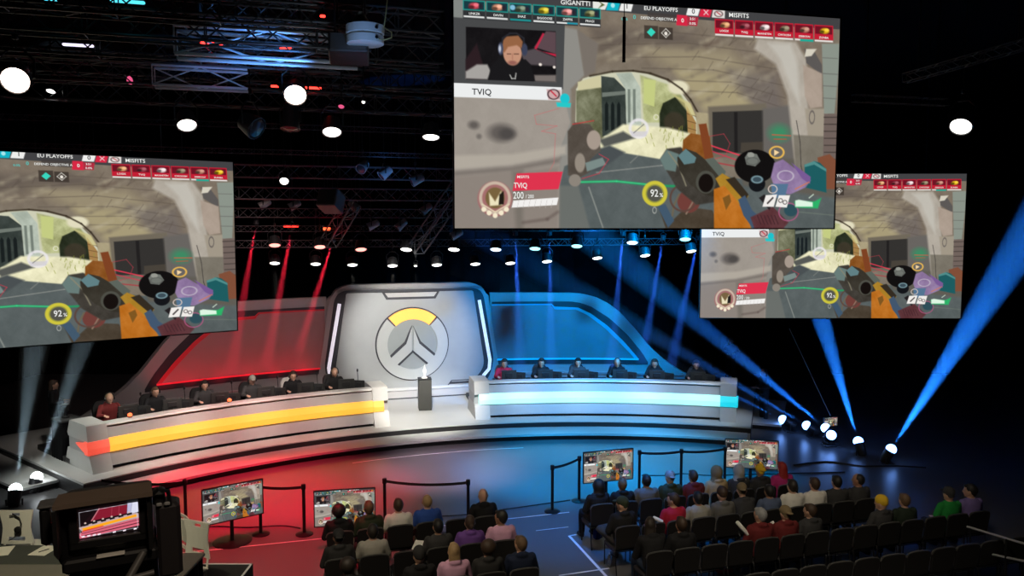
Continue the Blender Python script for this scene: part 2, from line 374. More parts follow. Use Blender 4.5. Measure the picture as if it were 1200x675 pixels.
for s in (1,):
    flat(MB(), [(1.2, .68), (1.33, .84), (2.1, .84), (2.1, .81), (1.35, .81), (1.24, .68)], R0-.206, R0-.196).build('bottom_inset', M_darkgroove, bw)
# emblem: ring broken by an amber arc, with a two-armed peak inside
LC = (0.02, 2.13); LR = 1.18
M_emb = mat('emblem_silver', (.42, .43, .41), .4, .2, noise=.04)
M_embdark = mat('emblem_dish', (.27, .29, .28), .42, .2, noise=.04)
M_embamber = mat('emblem_amber', (.6, .35, .1), .4, emit=(1, .40, .02), es=.95, noise=0)
def ringarc(b, ra, rb, d0, d1, z0, z1, n=30):
    pts = [(LC[0]+ra*math.cos(rad(d)), LC[1]+ra*math.sin(rad(d))) for d in np.linspace(d0, d1, n)] + [(LC[0]+rb*math.cos(rad(d)), LC[1]+rb*math.sin(rad(d))) for d in np.linspace(d1, d0, n)]
    return flat(b, pts, z0, z1)
em = flat(MB(), [(LC[0]+1.04*LR*math.cos(a), LC[1]+1.04*LR*math.sin(a)) for a in np.linspace(0, 2*math.pi, 64, endpoint=False)], R0-.22, R0-.19).build('emblem', M_darkgroove, bw)
flat(MB(), [(LC[0]+.71*LR*math.cos(a), LC[1]+.71*LR*math.sin(a)) for a in np.linspace(0, 2*math.pi, 48, endpoint=False)], R0-.25, R0-.21).build('emblem_dish', M_embdark, em)
ringarc(MB(), LR, .705*LR, 134.5, 405.5, R0-.30, R0-.21, 60).build('emblem_ring', M_emb, em)
ringarc(MB(), LR, .70*LR, 48.5, 131.5, R0-.30, R0-.21).build('emblem_arc', M_embamber, em)
k = LR/184
for s in (-1, 1):
    arm = [(5, 86), (5, -37), (78, -108), (100, -120), (128, -92), (114, -62), (38, 6)]
    flat(MB(), [(LC[0]+s*x*k, LC[1]+y*k) for x, y in arm], R0-.295, R0-.21).build('emblem_arm', M_emb, em)
    e = [(2.5, 96), (42, 13), (121, -58), (114, -68), (34, 2), (7, 80)]
    flat(MB(), [(LC[0]+s*x*k, LC[1]+y*k) for x, y in e], R0-.297, R0-.21).build('emblem_outline', M_darkgroove, em)
    e = [(0, -32), (80, -102), (73, -111), (0, -44)]
    flat(MB(), [(LC[0]+s*x*k, LC[1]+y*k) for x, y in e], R0-.297, R0-.21).build('emblem_outline', M_darkgroove, em)

# wings on the same circle as the stage
RW = 19.1
def cylp(b, poly, r0, r1, n=1):
    # subdivide edges along theta so that the sheet follows the circle
    q = []
    for i in range(len(poly)):
        a = Vector(poly[i]); c = Vector(poly[(i+1) % len(poly)]); k = max(1, int(abs(a.x-c.x)/1.5))
        for j in range(k): q.append(tuple(a+(c-a)*j/k))
    return q
def wing_part(name, m, s, top, bot, ra, rb, parent, t0, t1, n=30):
    # sheet between curves bot(th) and top(th)
    b = MB(); T = np.linspace(t0, t1, n); vs = []
    for t in T:
        for r in (ra, rb):
            for f in (bot, top): vs.append(POL(s*t, r, f(t)))
    fs = []
    for i in range(n-1):
        o, p = i*4, i*4+4
        fs += [(o, p, p+1, o+1), (o+2, o+3, p+3, p+2), (o+1, p+1, p+3, o+3), (o, o+2, p+2, p)]
    fs += [(0, 1, 3, 2), ((n-1)*4, (n-1)*4+2, (n-1)*4+3, (n-1)*4+1)]
    b.add(vs, fs); return b.build(name, m, parent)
def interp(tab): xs, ys = zip(*tab); return lambda t: float(np.interp(t, xs, ys))
outer = interp([(8.2, 3.74), (16.6, 3.72), (17.8, 3.68), (19.2, 3.56), (20.4, 3.36), (21.6, 3.07), (23.15, 2.5), (24.7, 1.88), (26.0, 1.48), (27.3, 1.17), (28.8, .9), (30.5, .62), (32, .38)])
inner = interp([(8.2, 3.44), (16.6, 3.43), (17.6, 3.38), (18.7, 3.25), (20.55, 2.86), (22.4, 2.30), (23.7, 1.78), (24.5, 1.40), (24.6, 1.3)])
led = interp([(8.2, 3.35), (14.6, 3.35), (14.9, 3.25), (17.3, 3.22), (18.6, 3.02), (20.35, 2.6), (22.1, 2.04), (23.2, 1.62), (23.65, 1.44)])
led2 = interp([(8.2, 3.31), (14.6, 3.31), (14.9, 3.16), (17.15, 3.15), (18.35, 2.95), (20.05, 2.53), (21.75, 1.98), (22.85, 1.60), (23.2, 1.44)])
cst = lambda v: (lambda t: v)
M_wingL = mat('smoked_panel_left', (.34, .20, .19), .35, noise=.12, scale=.9)
M_wingR = mat('smoked_panel_right', (.22, .22, .24), .35, noise=.12, scale=.9)
M_redled = mat('red_led_line', (.3, .02, .02), .4, emit=(1, .02, .04), es=.5, noise=0)
M_cyled = mat('cyan_led_line', (.02, .2, .3), .4, emit=(0, .30, .75), es=.55, noise=0)
M_redled2 = mat('dull_red_strip', (.30, .03, .03), .4, emit=(1, .02, .04), es=.16, noise=0)
M_cyled2 = mat('bright_cyan_led_line', (.02, .2, .3), .4, emit=(0, .34, .85), es=1.1, noise=0)
for s, lab, mp, ml in ((1, 'curved red-lit wing of the backdrop on the left', M_wingL, M_redled), (-1, 'curved blue-lit wing of the backdrop on the right', M_wingR, M_cyled)):
    wg = thing('backdrop_wing', lab, 'backdrop', POL(s*18, RW+.2, .34), SA+rad(s*18))
    wing_part('shell', M_grey, s, outer, cst(.34), RW, RW+.25, wg, 8.2, 32, 44)
    wing_part('recess', M_darkgroove, s, inner, cst(1.26), RW-.012, RW+.01, wg, 8.4, 24.55, 40)
    wing_part('panel', mp, s, led2, cst(1.44), RW-.03, RW, wg, 8.4, 23.2, 40)
    wing_part('led_line_top', M_redled2 if s > 0 else ml, s, led, led2, RW-.045, RW-.01, wg, 8.4, 23.55, 50)
    wing_part('led_line_bottom', ml if s > 0 else M_cyled2, s, cst(1.47), cst(1.42), RW-.06, RW-.01, wg, 8.4, 23.6, 30)
    wing_part('lower_rail', M_grey, s, cst(1.0), cst(.93), RW-.08, RW, wg, 8.2, 28.2, 30)
    wing_part('skirting', M_riser, s, cst(.80), cst(.34), RW-.04, RW, wg, 8.2, 29, 30)
# ------------------------------------------------------------------ podium and trophy
pdm = thing('podium', 'narrow black pedestal standing at the middle of the stage', 'pedestal', S(.08, 16.9, .34), SA-rad(6))
pp = Vector(S(.08, 16.9, .34)); Rp = Matrix.Rotation(SA-rad(6), 3, 'Z')
MB().rbox(pp+Vector((0, 0, .475)), (.40, .40, .93), .008, Rp).build('pedestal_body', mat('charcoal_pedestal', (.035, .035, .03), .5), pdm)
MB().rbox(pp+Vector((0, 0, .965)), (.415, .415, .03), .008, Rp).build('pedestal_top', M_blkplastic, pdm)
MB().box(pp+Vector((0, 0, .005)), (.38, .38, .01), SA-rad(6)).build('pedestal_foot', M_riser, pdm)
tr = thing('trophy', 'small pale trophy standing on the black pedestal', 'trophy', pp+Vector((0, 0, .98)))
MB().lathe([(.09, 0), (.09, .02), (.05, .035), (.03, .06)], 20, c=pp+Vector((0, 0, .98))).build('base', M_white, tr, True)
MB().lathe([(.028, .06), (.02, .10), (.035, .14), (.055, .20), (.05, .26), (.02, .33), (.004, .42)], 16, c=pp+Vector((0, 0, .98))).build('figure', M_white, tr, True)
# ------------------------------------------------------------------ the game picture every screen shows
def homog(src, dst):
    A = []
    for (x, y), (u, v) in zip(src, dst):
        A.append([x, y, 1, 0, 0, 0, -u*x, -u*y]); A.append([0, 0, 0, x, y, 1, -v*x, -v*y])
    b = np.array(dst, float).reshape(8); h = np.linalg.solve(np.array(A, float), b); return np.append(h, 1).reshape(3, 3)
HM = homog([(533, 1), (979, 31), (969.5, 270), (533, 270)], [(0, 0), (1, 0), (1, 1), (0, 1)])
def uv(x, y):
    v = HM @ np.array([x, y, 1.0]); return v[0]/v[2], v[1]/v[2]
class Canvas:
    def __init__(s, W, Hh, col=(0, 0, 0), warp=True):
        s.W, s.H = W, Hh; s.a = np.ones((Hh, W, 3))*np.array(col, float); s.warp = warp
        s.Y, s.X = np.mgrid[0:Hh, 0:W]; s.X = s.X+.5; s.Y = s.Y+.5
    def p(s, pts):
        if s.warp: return np.array([[a*s.W, b*s.H] for a, b in (uv(*q) for q in pts)])
        return np.array([[x*s.W, y*s.H] for x, y in pts])
    def box(s, P, pad):
        x0 = max(0, int(P[:, 0].min()-pad)); x1 = min(s.W, int(P[:, 0].max()+pad+2)); y0 = max(0, int(P[:, 1].min()-pad)); y1 = min(s.H, int(P[:, 1].max()+pad+2))
        return slice(y0, y1), slice(x0, x1)
    def sd(s, P, sl):
        X, Y = s.X[sl], s.Y[sl]; d = np.full(X.shape, 1e9); ins = np.zeros(X.shape, bool); n = len(P)
        for i in range(n):
            x0, y0 = P[i]; x1, y1 = P[(i+1) % n]; ex, ey = x1-x0, y1-y0; L = ex*ex+ey*ey+1e-9
            t = np.clip(((X-x0)*ex+(Y-y0)*ey)/L, 0, 1); d = np.minimum(d, (X-x0-t*ex)**2+(Y-y0-t*ey)**2)
            c = (y0 <= Y) != (y1 <= Y)
            with np.errstate(divide='ignore', invalid='ignore'): xi = x0+(Y-y0)/(ey if abs(ey) > 1e-9 else 1e-9)*ex
            ins ^= c & (X < xi)
        return np.where(ins, -np.sqrt(d), np.sqrt(d))
    def put(s, sl, m, col):
        m = m[..., None]; s.a[sl] = s.a[sl]*(1-m) + np.array(col, float)*m
    def poly(s, pts, col, soft=.6, al=1, tex=0):
        P = s.p(pts); sl = s.box(P, soft*2+2)
        if sl[0].start >= sl[0].stop or sl[1].start >= sl[1].stop: return
        m = np.clip(.5-s.sd(P, sl)/(2*soft), 0, 1)*al
        s.put(sl, m, col)
        if tex: s.a[sl] += (tex*NZ[sl]*m)[..., None]
    def line(s, pts, wd, col, soft=.6, al=1):
        P = s.p(pts)
        for i in range(len(P)-1):
            Q = P[i:i+2]; sl = s.box(Q, wd+soft*2+2); X, Y = s.X[sl], s.Y[sl]; (x0, y0), (x1, y1) = Q
            ex, ey = x1-x0, y1-y0; t = np.clip(((X-x0)*ex+(Y-y0)*ey)/(ex*ex+ey*ey+1e-9), 0, 1)
            d = np.hypot(X-x0-t*ex, Y-y0-t*ey)-wd/2; s.put(sl, np.clip(.5-d/(2*soft), 0, 1)*al, col)
    def ell(s, c, rx, ry, col, soft=.6, al=1, ring=0):
        P = s.p([c, (c[0]+rx, c[1]), (c[0], c[1]+ry)]); ax = abs(P[1, 0]-P[0, 0]); ay = abs(P[2, 1]-P[0, 1])
        B = np.array([[P[0, 0]-ax, P[0, 1]-ay], [P[0, 0]+ax, P[0, 1]+ay]]); sl = s.box(B, soft*2+2+ring)
        q = np.hypot((s.X[sl]-P[0, 0])/ax, (s.Y[sl]-P[0, 1])/ay); d = (q-1)*min(ax, ay)
        if ring: d = np.abs(d)-ring/2
        s.put(sl, np.clip(.5-d/(2*soft), 0, 1)*al, col)
PW, PH = 640, 344
def smooth_noise(W, Hh, k, sx=1, sy=1):
    o = np.zeros((Hh, W)); y, x = np.mgrid[0:Hh, 0:W]
    for j in range(k):
        f = 2**j*.012; a, b, c, d = rng.uniform(0, 6.28, 4); t = rng.uniform(0, 3.14)
        u = (x*math.cos(t)*sx+y*math.sin(t)*sy)*f; v = (-x*math.sin(t)*sx+y*math.cos(t)*sy)*f
        o += (np.sin(u*6.28+a+1.5*np.sin(v*4+b))*np.sin(v*6.28+c+1.5*np.sin(u*3+d)))/1.5**j
    return o/1.8
NZ = smooth_noise(PW, PH, 6)
def game_picture():
    c = Canvas(PW, PH, (128, 118, 104))
    P, E, L = c.poly, c.ell, c.line
    c.a += (NZ*7)[..., None]
    # vault of the tunnel: shaded blocks
    P([(640, 20), (980, 40), (978, 150), (820, 140), (800, 100), (740, 84), (680, 90), (640, 140)], (124, 112, 98), 14, tex=8)
    P([(740, 60), (850, 66), (900, 110), (880, 140), (820, 138), (790, 95)], (158, 146, 118), 12, .8)
    P([(690, 40), (800, 50), (830, 62), (760, 62), (700, 74)], (98, 88, 80), 8, .7)
    P([(850, 90), (905, 96), (912, 136), (880, 140)], (108, 100, 98), 9, .7)
    P([(785, 88), (835, 96), (880, 132), (822, 136)], (176, 164, 124), 6, .6)
    for y0, y1, x0, x1 in ((52, 72, 700, 900), (66, 90, 720, 912), (78, 108, 750, 915), (92, 122, 790, 915), (104, 134, 805, 915), (44, 56, 690, 880)):
        L([(x0, y0+10), ((x0+x1)/2, (y0+y1)/2-3), (x1, y1)], 1.3, (86, 76, 68), 1.2, .55)
    for i in range(46):          # long soft strokes painting light and shade on the vault
        x = rng.uniform(690, 915); y = rng.uniform(44, 128)
        if x < 815 and y > 76+(x-700)*.42: continue
        k = rng.uniform(12, 34); dk = rng.random() < .5; L([(x, y+k*.18), (x+k*.5, y+k*.02), (x+k, y-k*.22)], rng.uniform(2, 6), (96, 86, 80) if dk else (186, 176, 150), rng.uniform(3, 6), .38)
    for i in range(34):
        x = rng.uniform(700, 900); y = rng.uniform(46, 130)
        if y > 70+(x-700)*.3 and x < 815: continue
        L([(x, y), (x+rng.uniform(4, 10), y-rng.uniform(5, 12))], 1.1, (84, 74, 66), 1.0, .5)
    L([(824, 62), (838, 58)], 5, (92, 74, 64), 5, .5)
    # left tunnel jamb
    P([(655, 40), (676, 44), (684, 96), (668, 112), (668, 275), (640, 275), (640, 45)], (142, 140, 134), 2)
    P([(676, 44), (700, 60), (696, 92), (684, 98)], (120, 112, 104), 2)
    # what lies under the arch
    arch = [(674, 112), (682, 100), (700, 94), (730, 91), (755, 94), (778, 102), (795, 115), (806, 130), (814, 150), (816, 196), (700, 210), (672, 180)]
    P(arch, (205, 205, 180), .8)
    P([(676, 104), (702, 96), (704, 112), (676, 116)], (206, 200, 160), 1)
    P([(674, 114), (704, 110), (706, 172), (674, 170)], (110, 112, 86), 1.2, tex=26)
    P([(703, 97), (718, 99), (731, 112), (732, 160), (704, 166)], (58, 66, 62), .8, tex=10)
    P([(704, 116), (731, 114), (731, 118), (704, 121)], (112, 120, 112), .6)
    for x in (709, 716, 723): P([(x-2, 130), (x, 126), (x+2, 130), (x+2, 158), (x-2, 160)], (26, 32, 32), .6)
    P([(720, 94), (738, 93), (748, 110), (749, 158), (732, 160), (731, 112)], (176, 186, 172), .8, tex=16)
    for x in (735, 741): P([(x-1.5, 112), (x+1.5, 112), (x+1.5, 150), (x-1.5, 150)], (118, 128, 118), .6)
    P([(748, 96), (790, 110), (800, 128), (796, 150), (752, 150)], (176, 180, 128), 1.5, tex=30)
    P([(752, 100), (766, 102), (764, 132), (752, 128)], (196, 204, 130), 1)
    E((792, 110), 12, 8, (226, 220, 190), 2)
    P([(770, 140), (774, 128), (788, 121), (799, 128), (803, 142), (803, 166), (770, 164)], (42, 48, 34), 1, tex=10)
    E((787, 150), 12, 12, (66, 56, 44), 2, tex if False else .7)
    P([(801, 130), (812, 150), (812, 172), (803, 172)], (166, 128, 76), .6)
    for y in (140, 148, 156): L([(802, y), (812, y+3)], 1, (104, 76, 46), .5)
    P([(728, 152), (780, 156), (812, 164), (820, 196), (778, 196), (700, 182), (704, 168)], (232, 228, 190), 2, tex=16)
    P([(700, 170), (728, 160), (742, 168), (706, 178)], (86, 88, 84), 2)
    for i in range(26):
        x = rng.uniform(752, 812); y = rng.uniform(156, 180); L([(x, y), (x+rng.uniform(-2, 2), y-rng.uniform(2, 6))], 1, (140, 148, 62), .6, .8)
    # road
    P([(700, 180), (772, 192), (815, 204), (860, 214), (972, 222), (972, 275), (640, 275), (660, 200)], (88, 96, 96), 1.2, tex=6)
    P([(700, 180), (712, 176), (730, 184), (700, 205), (672, 205)], (74, 80, 82), 2)
    L([(697, 207), (772, 199), (800, 197)], 1.6, (150, 152, 146), .9, .8)
    L([(736, 196), (746, 187)], 1.2, (160, 160, 150), .8, .6)
    L([(688, 224), (704, 270)], 2.2, (146, 150, 144), .9, .8)
    P([(652, 222), (676, 222), (690, 275), (640, 275)], (106, 110, 106), 2)
    L([(672, 218), (720, 217), (765, 222), (840, 224)], 3.2, (24, 168, 96), 1.6, .9)
    L([(672, 218), (720, 217), (760, 221)], 1.6, (80, 220, 150), .9, .8)
    # arch rim
    L([(690, 97), (716, 92), (740, 91), (760, 94), (780, 101), (796, 112), (806, 124), (815, 140)], 2.6, (56, 46, 34), 1.2)
    P([(812, 138), (832, 140), (832, 182), (814, 182)], (166, 154, 122), 1.2, tex=8)
    P([(786, 118), (806, 128), (812, 142), (806, 142)], (206, 194, 130), 1.4, .7)
    # back doorway and pier
    P([(826, 132), (893, 128), (900, 190), (828, 190)], (112, 104, 90), 2)
    P([(831, 138), (890, 136), (890, 186), (831, 184)], (52, 50, 48), 1)
    P([(856, 138), (860, 138), (860, 184), (856, 184)], (34, 32, 32), .8)
    P([(864, 173), (889, 172), (890, 186), (863, 184)], (72, 66, 58), 1)
    P([(889, 134), (922, 130), (926, 215), (890, 200)], (104, 100, 96), 3)
    P([(860, 186), (972, 196), (972, 236), (866, 222)], (96, 92, 84), 3)
    # right wall
    P([(884, 54), (928, 58), (940, 78), (944, 200), (928, 215), (918, 120), (905, 84), (880, 66)], (176, 168, 156), 3, tex=7)
    P([(896, 60), (922, 60), (930, 84), (932, 130), (922, 110), (910, 78)], (196, 192, 182), 4, .8)
    P([(938, 66), (950, 70), (958, 84), (958, 96), (940, 82)], (92, 88, 86), 1)
    P([(940, 66), (952, 66), (946, 74), (938, 75)], (212, 206, 190), 1)
    P([(936, 84), (958, 94), (958, 132), (944, 134), (938, 120)], (170, 154, 140), 1.4, tex=6)
    P([(938, 134), (964, 134), (964, 176), (942, 176)], (160, 150, 134), 2)
    P([(924, 164), (962, 166), (962, 212), (928, 218)], (122, 116, 104), 1.6, tex=6)
    P([(958, 60), (980, 60), (972, 140), (960, 140)], (138, 146, 136), 1.2)
    for y in (76, 94, 108, 122): L([(959, y), (976, y+1)], 1.4, (104, 104, 100), .7, .8)
    P([(960, 140), (976, 140), (972, 204), (958, 200)], (112, 98, 92), 1)
    for y in range(144, 200, 8): L([(960, y), (975, y)], 1.6, (66, 58, 54), .8)
    L([(928, 148), (932, 172), (933, 200), (937, 216)], 1.2, (60, 56, 54), .8)
    E((946, 144), 3, 7, (92, 86, 84), .8, ring=1.2)
    # teal cabinet and brown chest
    P([(952, 190), (966, 186), (974, 194), (974, 226), (956, 226)], (128, 78, 56), 1)
    P([(937, 198), (941, 199), (948, 194), (955, 196), (962, 203), (962, 230), (937, 224)], (30, 92, 96), .9)
    P([(937, 198), (948, 194), (962, 203), (962, 206), (948, 198), (937, 201)], (80, 140, 138), .7)
    # lines of light across the middle
    L([(828, 176), (864, 188)], 2, (236, 60, 84), .8)
    L([(828, 182), (862, 194)], 1.6, (206, 56, 80), .9)
    L([(826, 166), (844, 163), (851, 174), (846, 188), (832, 192), (824, 180)], 1, (190, 60, 74), .7, .8)
    L([(836, 196), (858, 200)], 2, (170, 60, 66), 1)
    # tool held at the front: tube, stock and fittings
    P([(640, 0)]*3, (0, 0, 0))
    P([(776, 270), (768, 246), (776, 244), (784, 262), (800, 246), (830, 250), (842, 275), (776, 275)], (72, 62, 50), 1.2, tex=8)
    P([(767, 246), (776, 243), (786, 262), (779, 270)], (66, 88, 108), .9)
    E((803, 240), 13, 13, (112, 62, 56), 1)
    L([(792, 232), (786, 244), (784, 256)], 3, (108, 98, 80), .9)
    L([(800, 228), (808, 240), (800, 254)], 2.6, (140, 116, 100), .9)
    E((797, 236), 15, 15, (92, 68, 60), 1, ring=3)
    P([(770, 192), (778, 180), (794, 178), (812, 190), (836, 214), (838, 240), (812, 244), (790, 226)], (64, 60, 54), 1.4, tex=10)
    P([(770, 192), (778, 181), (792, 186), (788, 206), (776, 204)], (104, 124, 120), 1.2); L([(780, 184), (792, 200), (800, 222)], 2, (140, 134, 112), 1.2)
    P([(797, 170), (806, 162), (828, 166), (830, 196), (806, 192), (796, 182)], (142, 88, 40), .9, tex=14)
    P([(815, 152), (824, 151), (832, 190), (822, 192)], (126, 66, 36), .8)
    P([(790, 190), (800, 180), (812, 184), (850, 214), (858, 236), (842, 236), (820, 232), (804, 220), (792, 204)], (56, 52, 44), .9, tex=7)
    P([(791, 188), (800, 180), (812, 190), (810, 196), (798, 198)], (96, 128, 132), .8)
    E((823, 218), 11.5, 13, (78, 78, 70), .8); E((823, 219), 8.5, 10.5, (22, 16, 14), .9)
    P([(822, 192), (832, 190), (846, 206), (842, 216)], (92, 100, 92), .8)
    P([(834, 214), (842, 208), (856, 216), (872, 234), (862, 244), (846, 236)], (168, 126, 40), .9, tex=8)
    P([(832, 226), (844, 222), (858, 238), (872, 262), (876, 275), (832, 275)], (188, 112, 36), 1, tex=10)
    P([(842, 236), (850, 232), (852, 240), (846, 250)], (126, 86, 34), .8)
    P([(846, 215), (856, 212), (872, 232), (868, 240)], (52, 44, 34), .9)
    P([(860, 238), (868, 233), (876, 250), (890, 262), (906, 266), (906, 275), (880, 275), (866, 256)], (66, 86, 110), .9)
    P([(874, 258), (900, 246), (918, 264), (908, 275), (880, 275)], (92, 52, 56), 1.2, tex=8)
    for i in range(6): L([(882+i*4, 256), (886+i*4, 266)], 1.2, (60, 34, 40), .6)
    E((880, 200), 23.5, 19, (18, 16, 16), .8)
    P([(868, 190), (872, 184), (882, 186), (886, 194), (880, 200), (870, 198)], (112, 116, 110), .8)
    E((875, 187), 4, 3, (150, 152, 144), .6); E((877, 194), 7, 4, (90, 92, 88), .8, ring=1.2)
    E((882, 220), 9.5, 9, (20, 22, 26), .8); E((882, 215), 7, 4.5, (120, 150, 158), .8); E((882, 215), 5, 3, (60, 78, 88), .6)
    P([(902, 196), (912, 192), (928, 204), (944, 216), (938, 224), (920, 232), (904, 230), (898, 212)], (142, 118, 158), 1, tex=14)
    E((915, 211), 9, 6, (190, 180, 196), .8, ring=1.6)
    P([(922, 196), (944, 212), (943, 220), (934, 214)], (120, 90, 148), .8)
    L([(926, 226), (942, 218)], 1.6, (210, 120, 80), .8)
    P([(898, 220), (918, 220), (914, 236), (900, 236)], (84, 116, 146), 1)
    P([(884, 236), (890, 232), (900, 240), (896, 250)], (36, 32, 34), 1)
    E((921, 250), 8, 7, (46, 78, 88), 1); E((918, 252), 11, 10, (176, 90, 130), .8, ring=1.6)
    # smoke, rings and counters
    E((908, 162), 11, 9, (48, 150, 100), 7, .75)
    L([(900, 164), (921, 165)], 1.6, (206, 92, 66), .8); L([(902, 169), (916, 169)], 1.4, (186, 84, 60), .8)
    E((905, 184), 8, 6.5, (236, 186, 84), .8, ring=2.4); P([(902, 181), (908, 184), (902, 188)], (246, 214, 160), .6)
    E((766, 144), 2.6, 2.8, (236, 232, 214), .6, ring=1.1)
    E((746, 157), 10, 10, (236, 232, 236), 1.2, .85, ring=4.5); P([(736, 160), (756, 160), (754, 166), (738, 166)], (210, 206, 214), 1, .8)
    L([(740, 162), (752, 152)], 1, (90, 90, 96), .6)
    E((764, 231), 14.5, 14.5, (206, 196, 62), .9); E((764, 231), 10.5, 10.5, (150, 150, 66), .8); E((764, 231), 9, 9, (84, 84, 76), .8)
    E((763.5, 250), 2.2, 3.4, (176, 178, 172), .6, ring=1)
    P([(892, 233), (905, 232), (901, 246), (888, 246)], (240, 236, 232), .6); P([(907, 233), (920, 233), (916, 247), (903, 246)], (240, 236, 232), .6)
    L([(894, 242), (900, 236)], 3, (70, 62, 62), .6); E((909, 239), 2.2, 2.2, (70, 62, 62), .6, ring=1.2); E((914, 241), 2.2, 2.2, (70, 62, 62), .6, ring=1.2)
    E((900, 226), 5, 4.5, (226, 206, 196), .6, ring=1.4)
    P([(925, 240), (948, 240), (956, 236), (952, 248), (926, 247)], (44, 178, 104), 1.4)
    P([(926, 239), (930, 238), (946, 241), (946, 246), (926, 246)], (222, 246, 226), 1)
    L([(942, 236), (947, 232)], 1.6, (206, 226, 206), .7)
    L([(930, 252), (972, 256)], 1.4, (120, 132, 118), .8, .6)
    # pale armour-like pieces at the left edge of the scene (kept generic)
    P([(664, 160), (672, 150), (690, 152), (700, 168), (702, 182), (690, 192), (690, 206), (676, 214), (664, 210)], (86, 78, 70), 1.2, tex=8)
    E((694, 170), 8, 11, (166, 152, 140), 1); E((678, 196), 6, 11, (148, 138, 126), 1); E((672, 216), 7, 7, (140, 132, 122), 1)
    P([(684, 196), (704, 190), (708, 198), (686, 206)], (122, 138, 134), 1)
    L([(700, 186), (711, 192), (700, 208), (680, 214)], 1.2, (206, 60, 76), .6, .8); L([(670, 152), (694, 148)], 1.6, (206, 60, 62), .8, .8)
    # spectator panel on the left: player picture, name bar, blurred wall
    P([(528, 20), (662, 26), (659, 112), (528, 112)], (72, 73, 74), .5)
    P([(533, 8), (545, 9), (545, 31), (533, 30)], (132, 136, 132), .6)
    P([(528, 120), (661, 124), (667, 150), (655, 180), (653, 275), (528, 275)], (158, 150, 141), 1, tex=4)
    P([(528, 188), (600, 186), (662, 176), (662, 186), (600, 198), (528, 204)], (178, 170, 158), 3, .9)
    P([(528, 206), (600, 200), (656, 190), (654, 196), (600, 206), (528, 212)], (112, 104, 98), 3, .7)
    P([(528, 212), (654, 200), (653, 275), (528, 275)], (136, 126, 118), 4, .8)
    P([(600, 206), (612, 204), (612, 275), (604, 275)], (100, 96, 88), 4, .5)
    L([(612, 264), (640, 260), (652, 252)], 3, (84, 70, 66), 3, .6)
    E((588, 162), 15, 10, (98, 92, 88), 5); E((594, 163), 9, 6, (78, 74, 72), 3)
    E((556, 153), 6, 4.5, (98, 92, 88), 3); E((562, 166), 3, 3, (116, 110, 104), 2)
    L([(654, 134), (626, 142), (628, 152), (652, 154), (634, 160), (650, 163), (648, 196), (640, 210)], .9, (196, 110, 110), .7, .8)
    P([(547.5, 41), (651, 46), (651, 104), (547.5, 101)], (22, 20, 22), .6, tex=5)
    P([(547, 78), (560, 60), (568, 88), (566, 101), (547, 100)], (44, 30, 34), 1.5)
    P([(626, 64), (640, 46), (651, 47), (651, 72)], (92, 72, 78), 1); P([(626, 66), (636, 48)][::1]+[(638, 49), (628, 68), (651, 72), (651, 75)], (196, 40, 70), .8)
    P([(610, 70), (626, 66), (651, 76), (651, 86), (616, 84)], (84, 76, 80), 1.5)
    E((633, 84), 1.8, 1.6, (240, 230, 220), .7); E((649, 87), 1.6, 1.6, (240, 230, 220), .7)
    P([(547, 92), (560, 84), (572, 84), (576, 92), (572, 101), (547, 100)], (166, 162, 158), 1.5)
    P([(626, 96), (651, 96), (651, 104), (626, 103)], (120, 112, 108), 1.5)
    P([(573, 101), (576, 86), (586, 76), (600, 80), (616, 78), (622, 84), (627, 103)], (26, 25, 27), 1)
    L([(598, 96), (600, 100), (604, 100), (605, 94)], 1.4, (190, 190, 186), .7)
    E((601, 71), 10.6, 14, (196, 146, 120), 1)
    P([(589, 70), (589, 58), (594, 52), (608, 51), (613, 58), (612, 66), (606, 62), (596, 64), (592, 70)], (150, 100, 68), 1.2)
    E((601, 82), 5, 2.4, (150, 96, 86), 1.2); L([(595, 72), (599, 72)], 1.2, (90, 60, 50), .8); L([(603, 72), (608, 72)], 1.2, (90, 60, 50), .8)
    L([(601, 72), (601, 78)], 1.2, (170, 116, 96), 1)
    L([(588, 66), (590, 54), (598, 48.5), (606, 48.5), (614, 54), (615, 66)], 2.6, (40, 40, 46), .7)
    E((587.5, 66), 3, 7, (70, 76, 100), .9); E((615, 67), 3.4, 7, (60, 66, 88), .9); E((586.5, 66), 1.4, 4, (190, 196, 210), .8)
    P([(533, 105), (657.5, 110), (657, 125), (533, 121)], (236, 238, 238), .5)
    P([(640, 112), (656, 113), (657, 124), (642, 124)], (206, 170, 170), 1)
    E((648, 118), 6.5, 5.5, (60, 40, 46), .8, ring=1.6); L([(645, 114), (651, 120)], 2, (196, 40, 60), .7)
    E((661, 123), 5.5, 6, (30, 196, 206), .8); P([(651, 127), (668, 128), (667, 133), (652, 132)], (40, 200, 200), .8)
    # emblem and name plate at the bottom left
    E((580, 237), 20, 20, (206, 70, 80), 1.5, .35); E((580, 236), 16.5, 17, (206, 190, 170), 1, .9, ring=4.5); E((580, 236), 11, 12, (120, 98, 62), 1)
    P([(573, 230), (580, 240), (587, 228), (588, 244), (574, 245)], (236, 226, 190), 1.2); P([(585, 232), (590, 228), (590, 243), (584, 244)], (34, 28, 22), .8)
    for dx, dy in ((-13, 14), (-7, 18), (0, 21), (7, 18), (13, 14)): E((580+dx, 235+dy), 2.8, 2.8, (244, 232, 204), .7)
    L([(565, 243), (580, 252), (596, 243)], 2, (226, 210, 180), .8)
    P([(605, 208), (658, 206), (653, 226), (600, 228)], (222, 52, 78), .7)
    P([(601, 239), (653, 235.5), (651, 244), (599, 247)], (242, 240, 238), .5)
    for i in range(1, 8): L([(601+6.5*i, 238), (599+6.5*i, 247)], .5, (190, 184, 180), .4)
    # top bar
    P([(530, -4), (985, 30), (985, 44), (880, 38), (845, 35), (700, 22), (530, 9)], (66, 66, 68), .5)
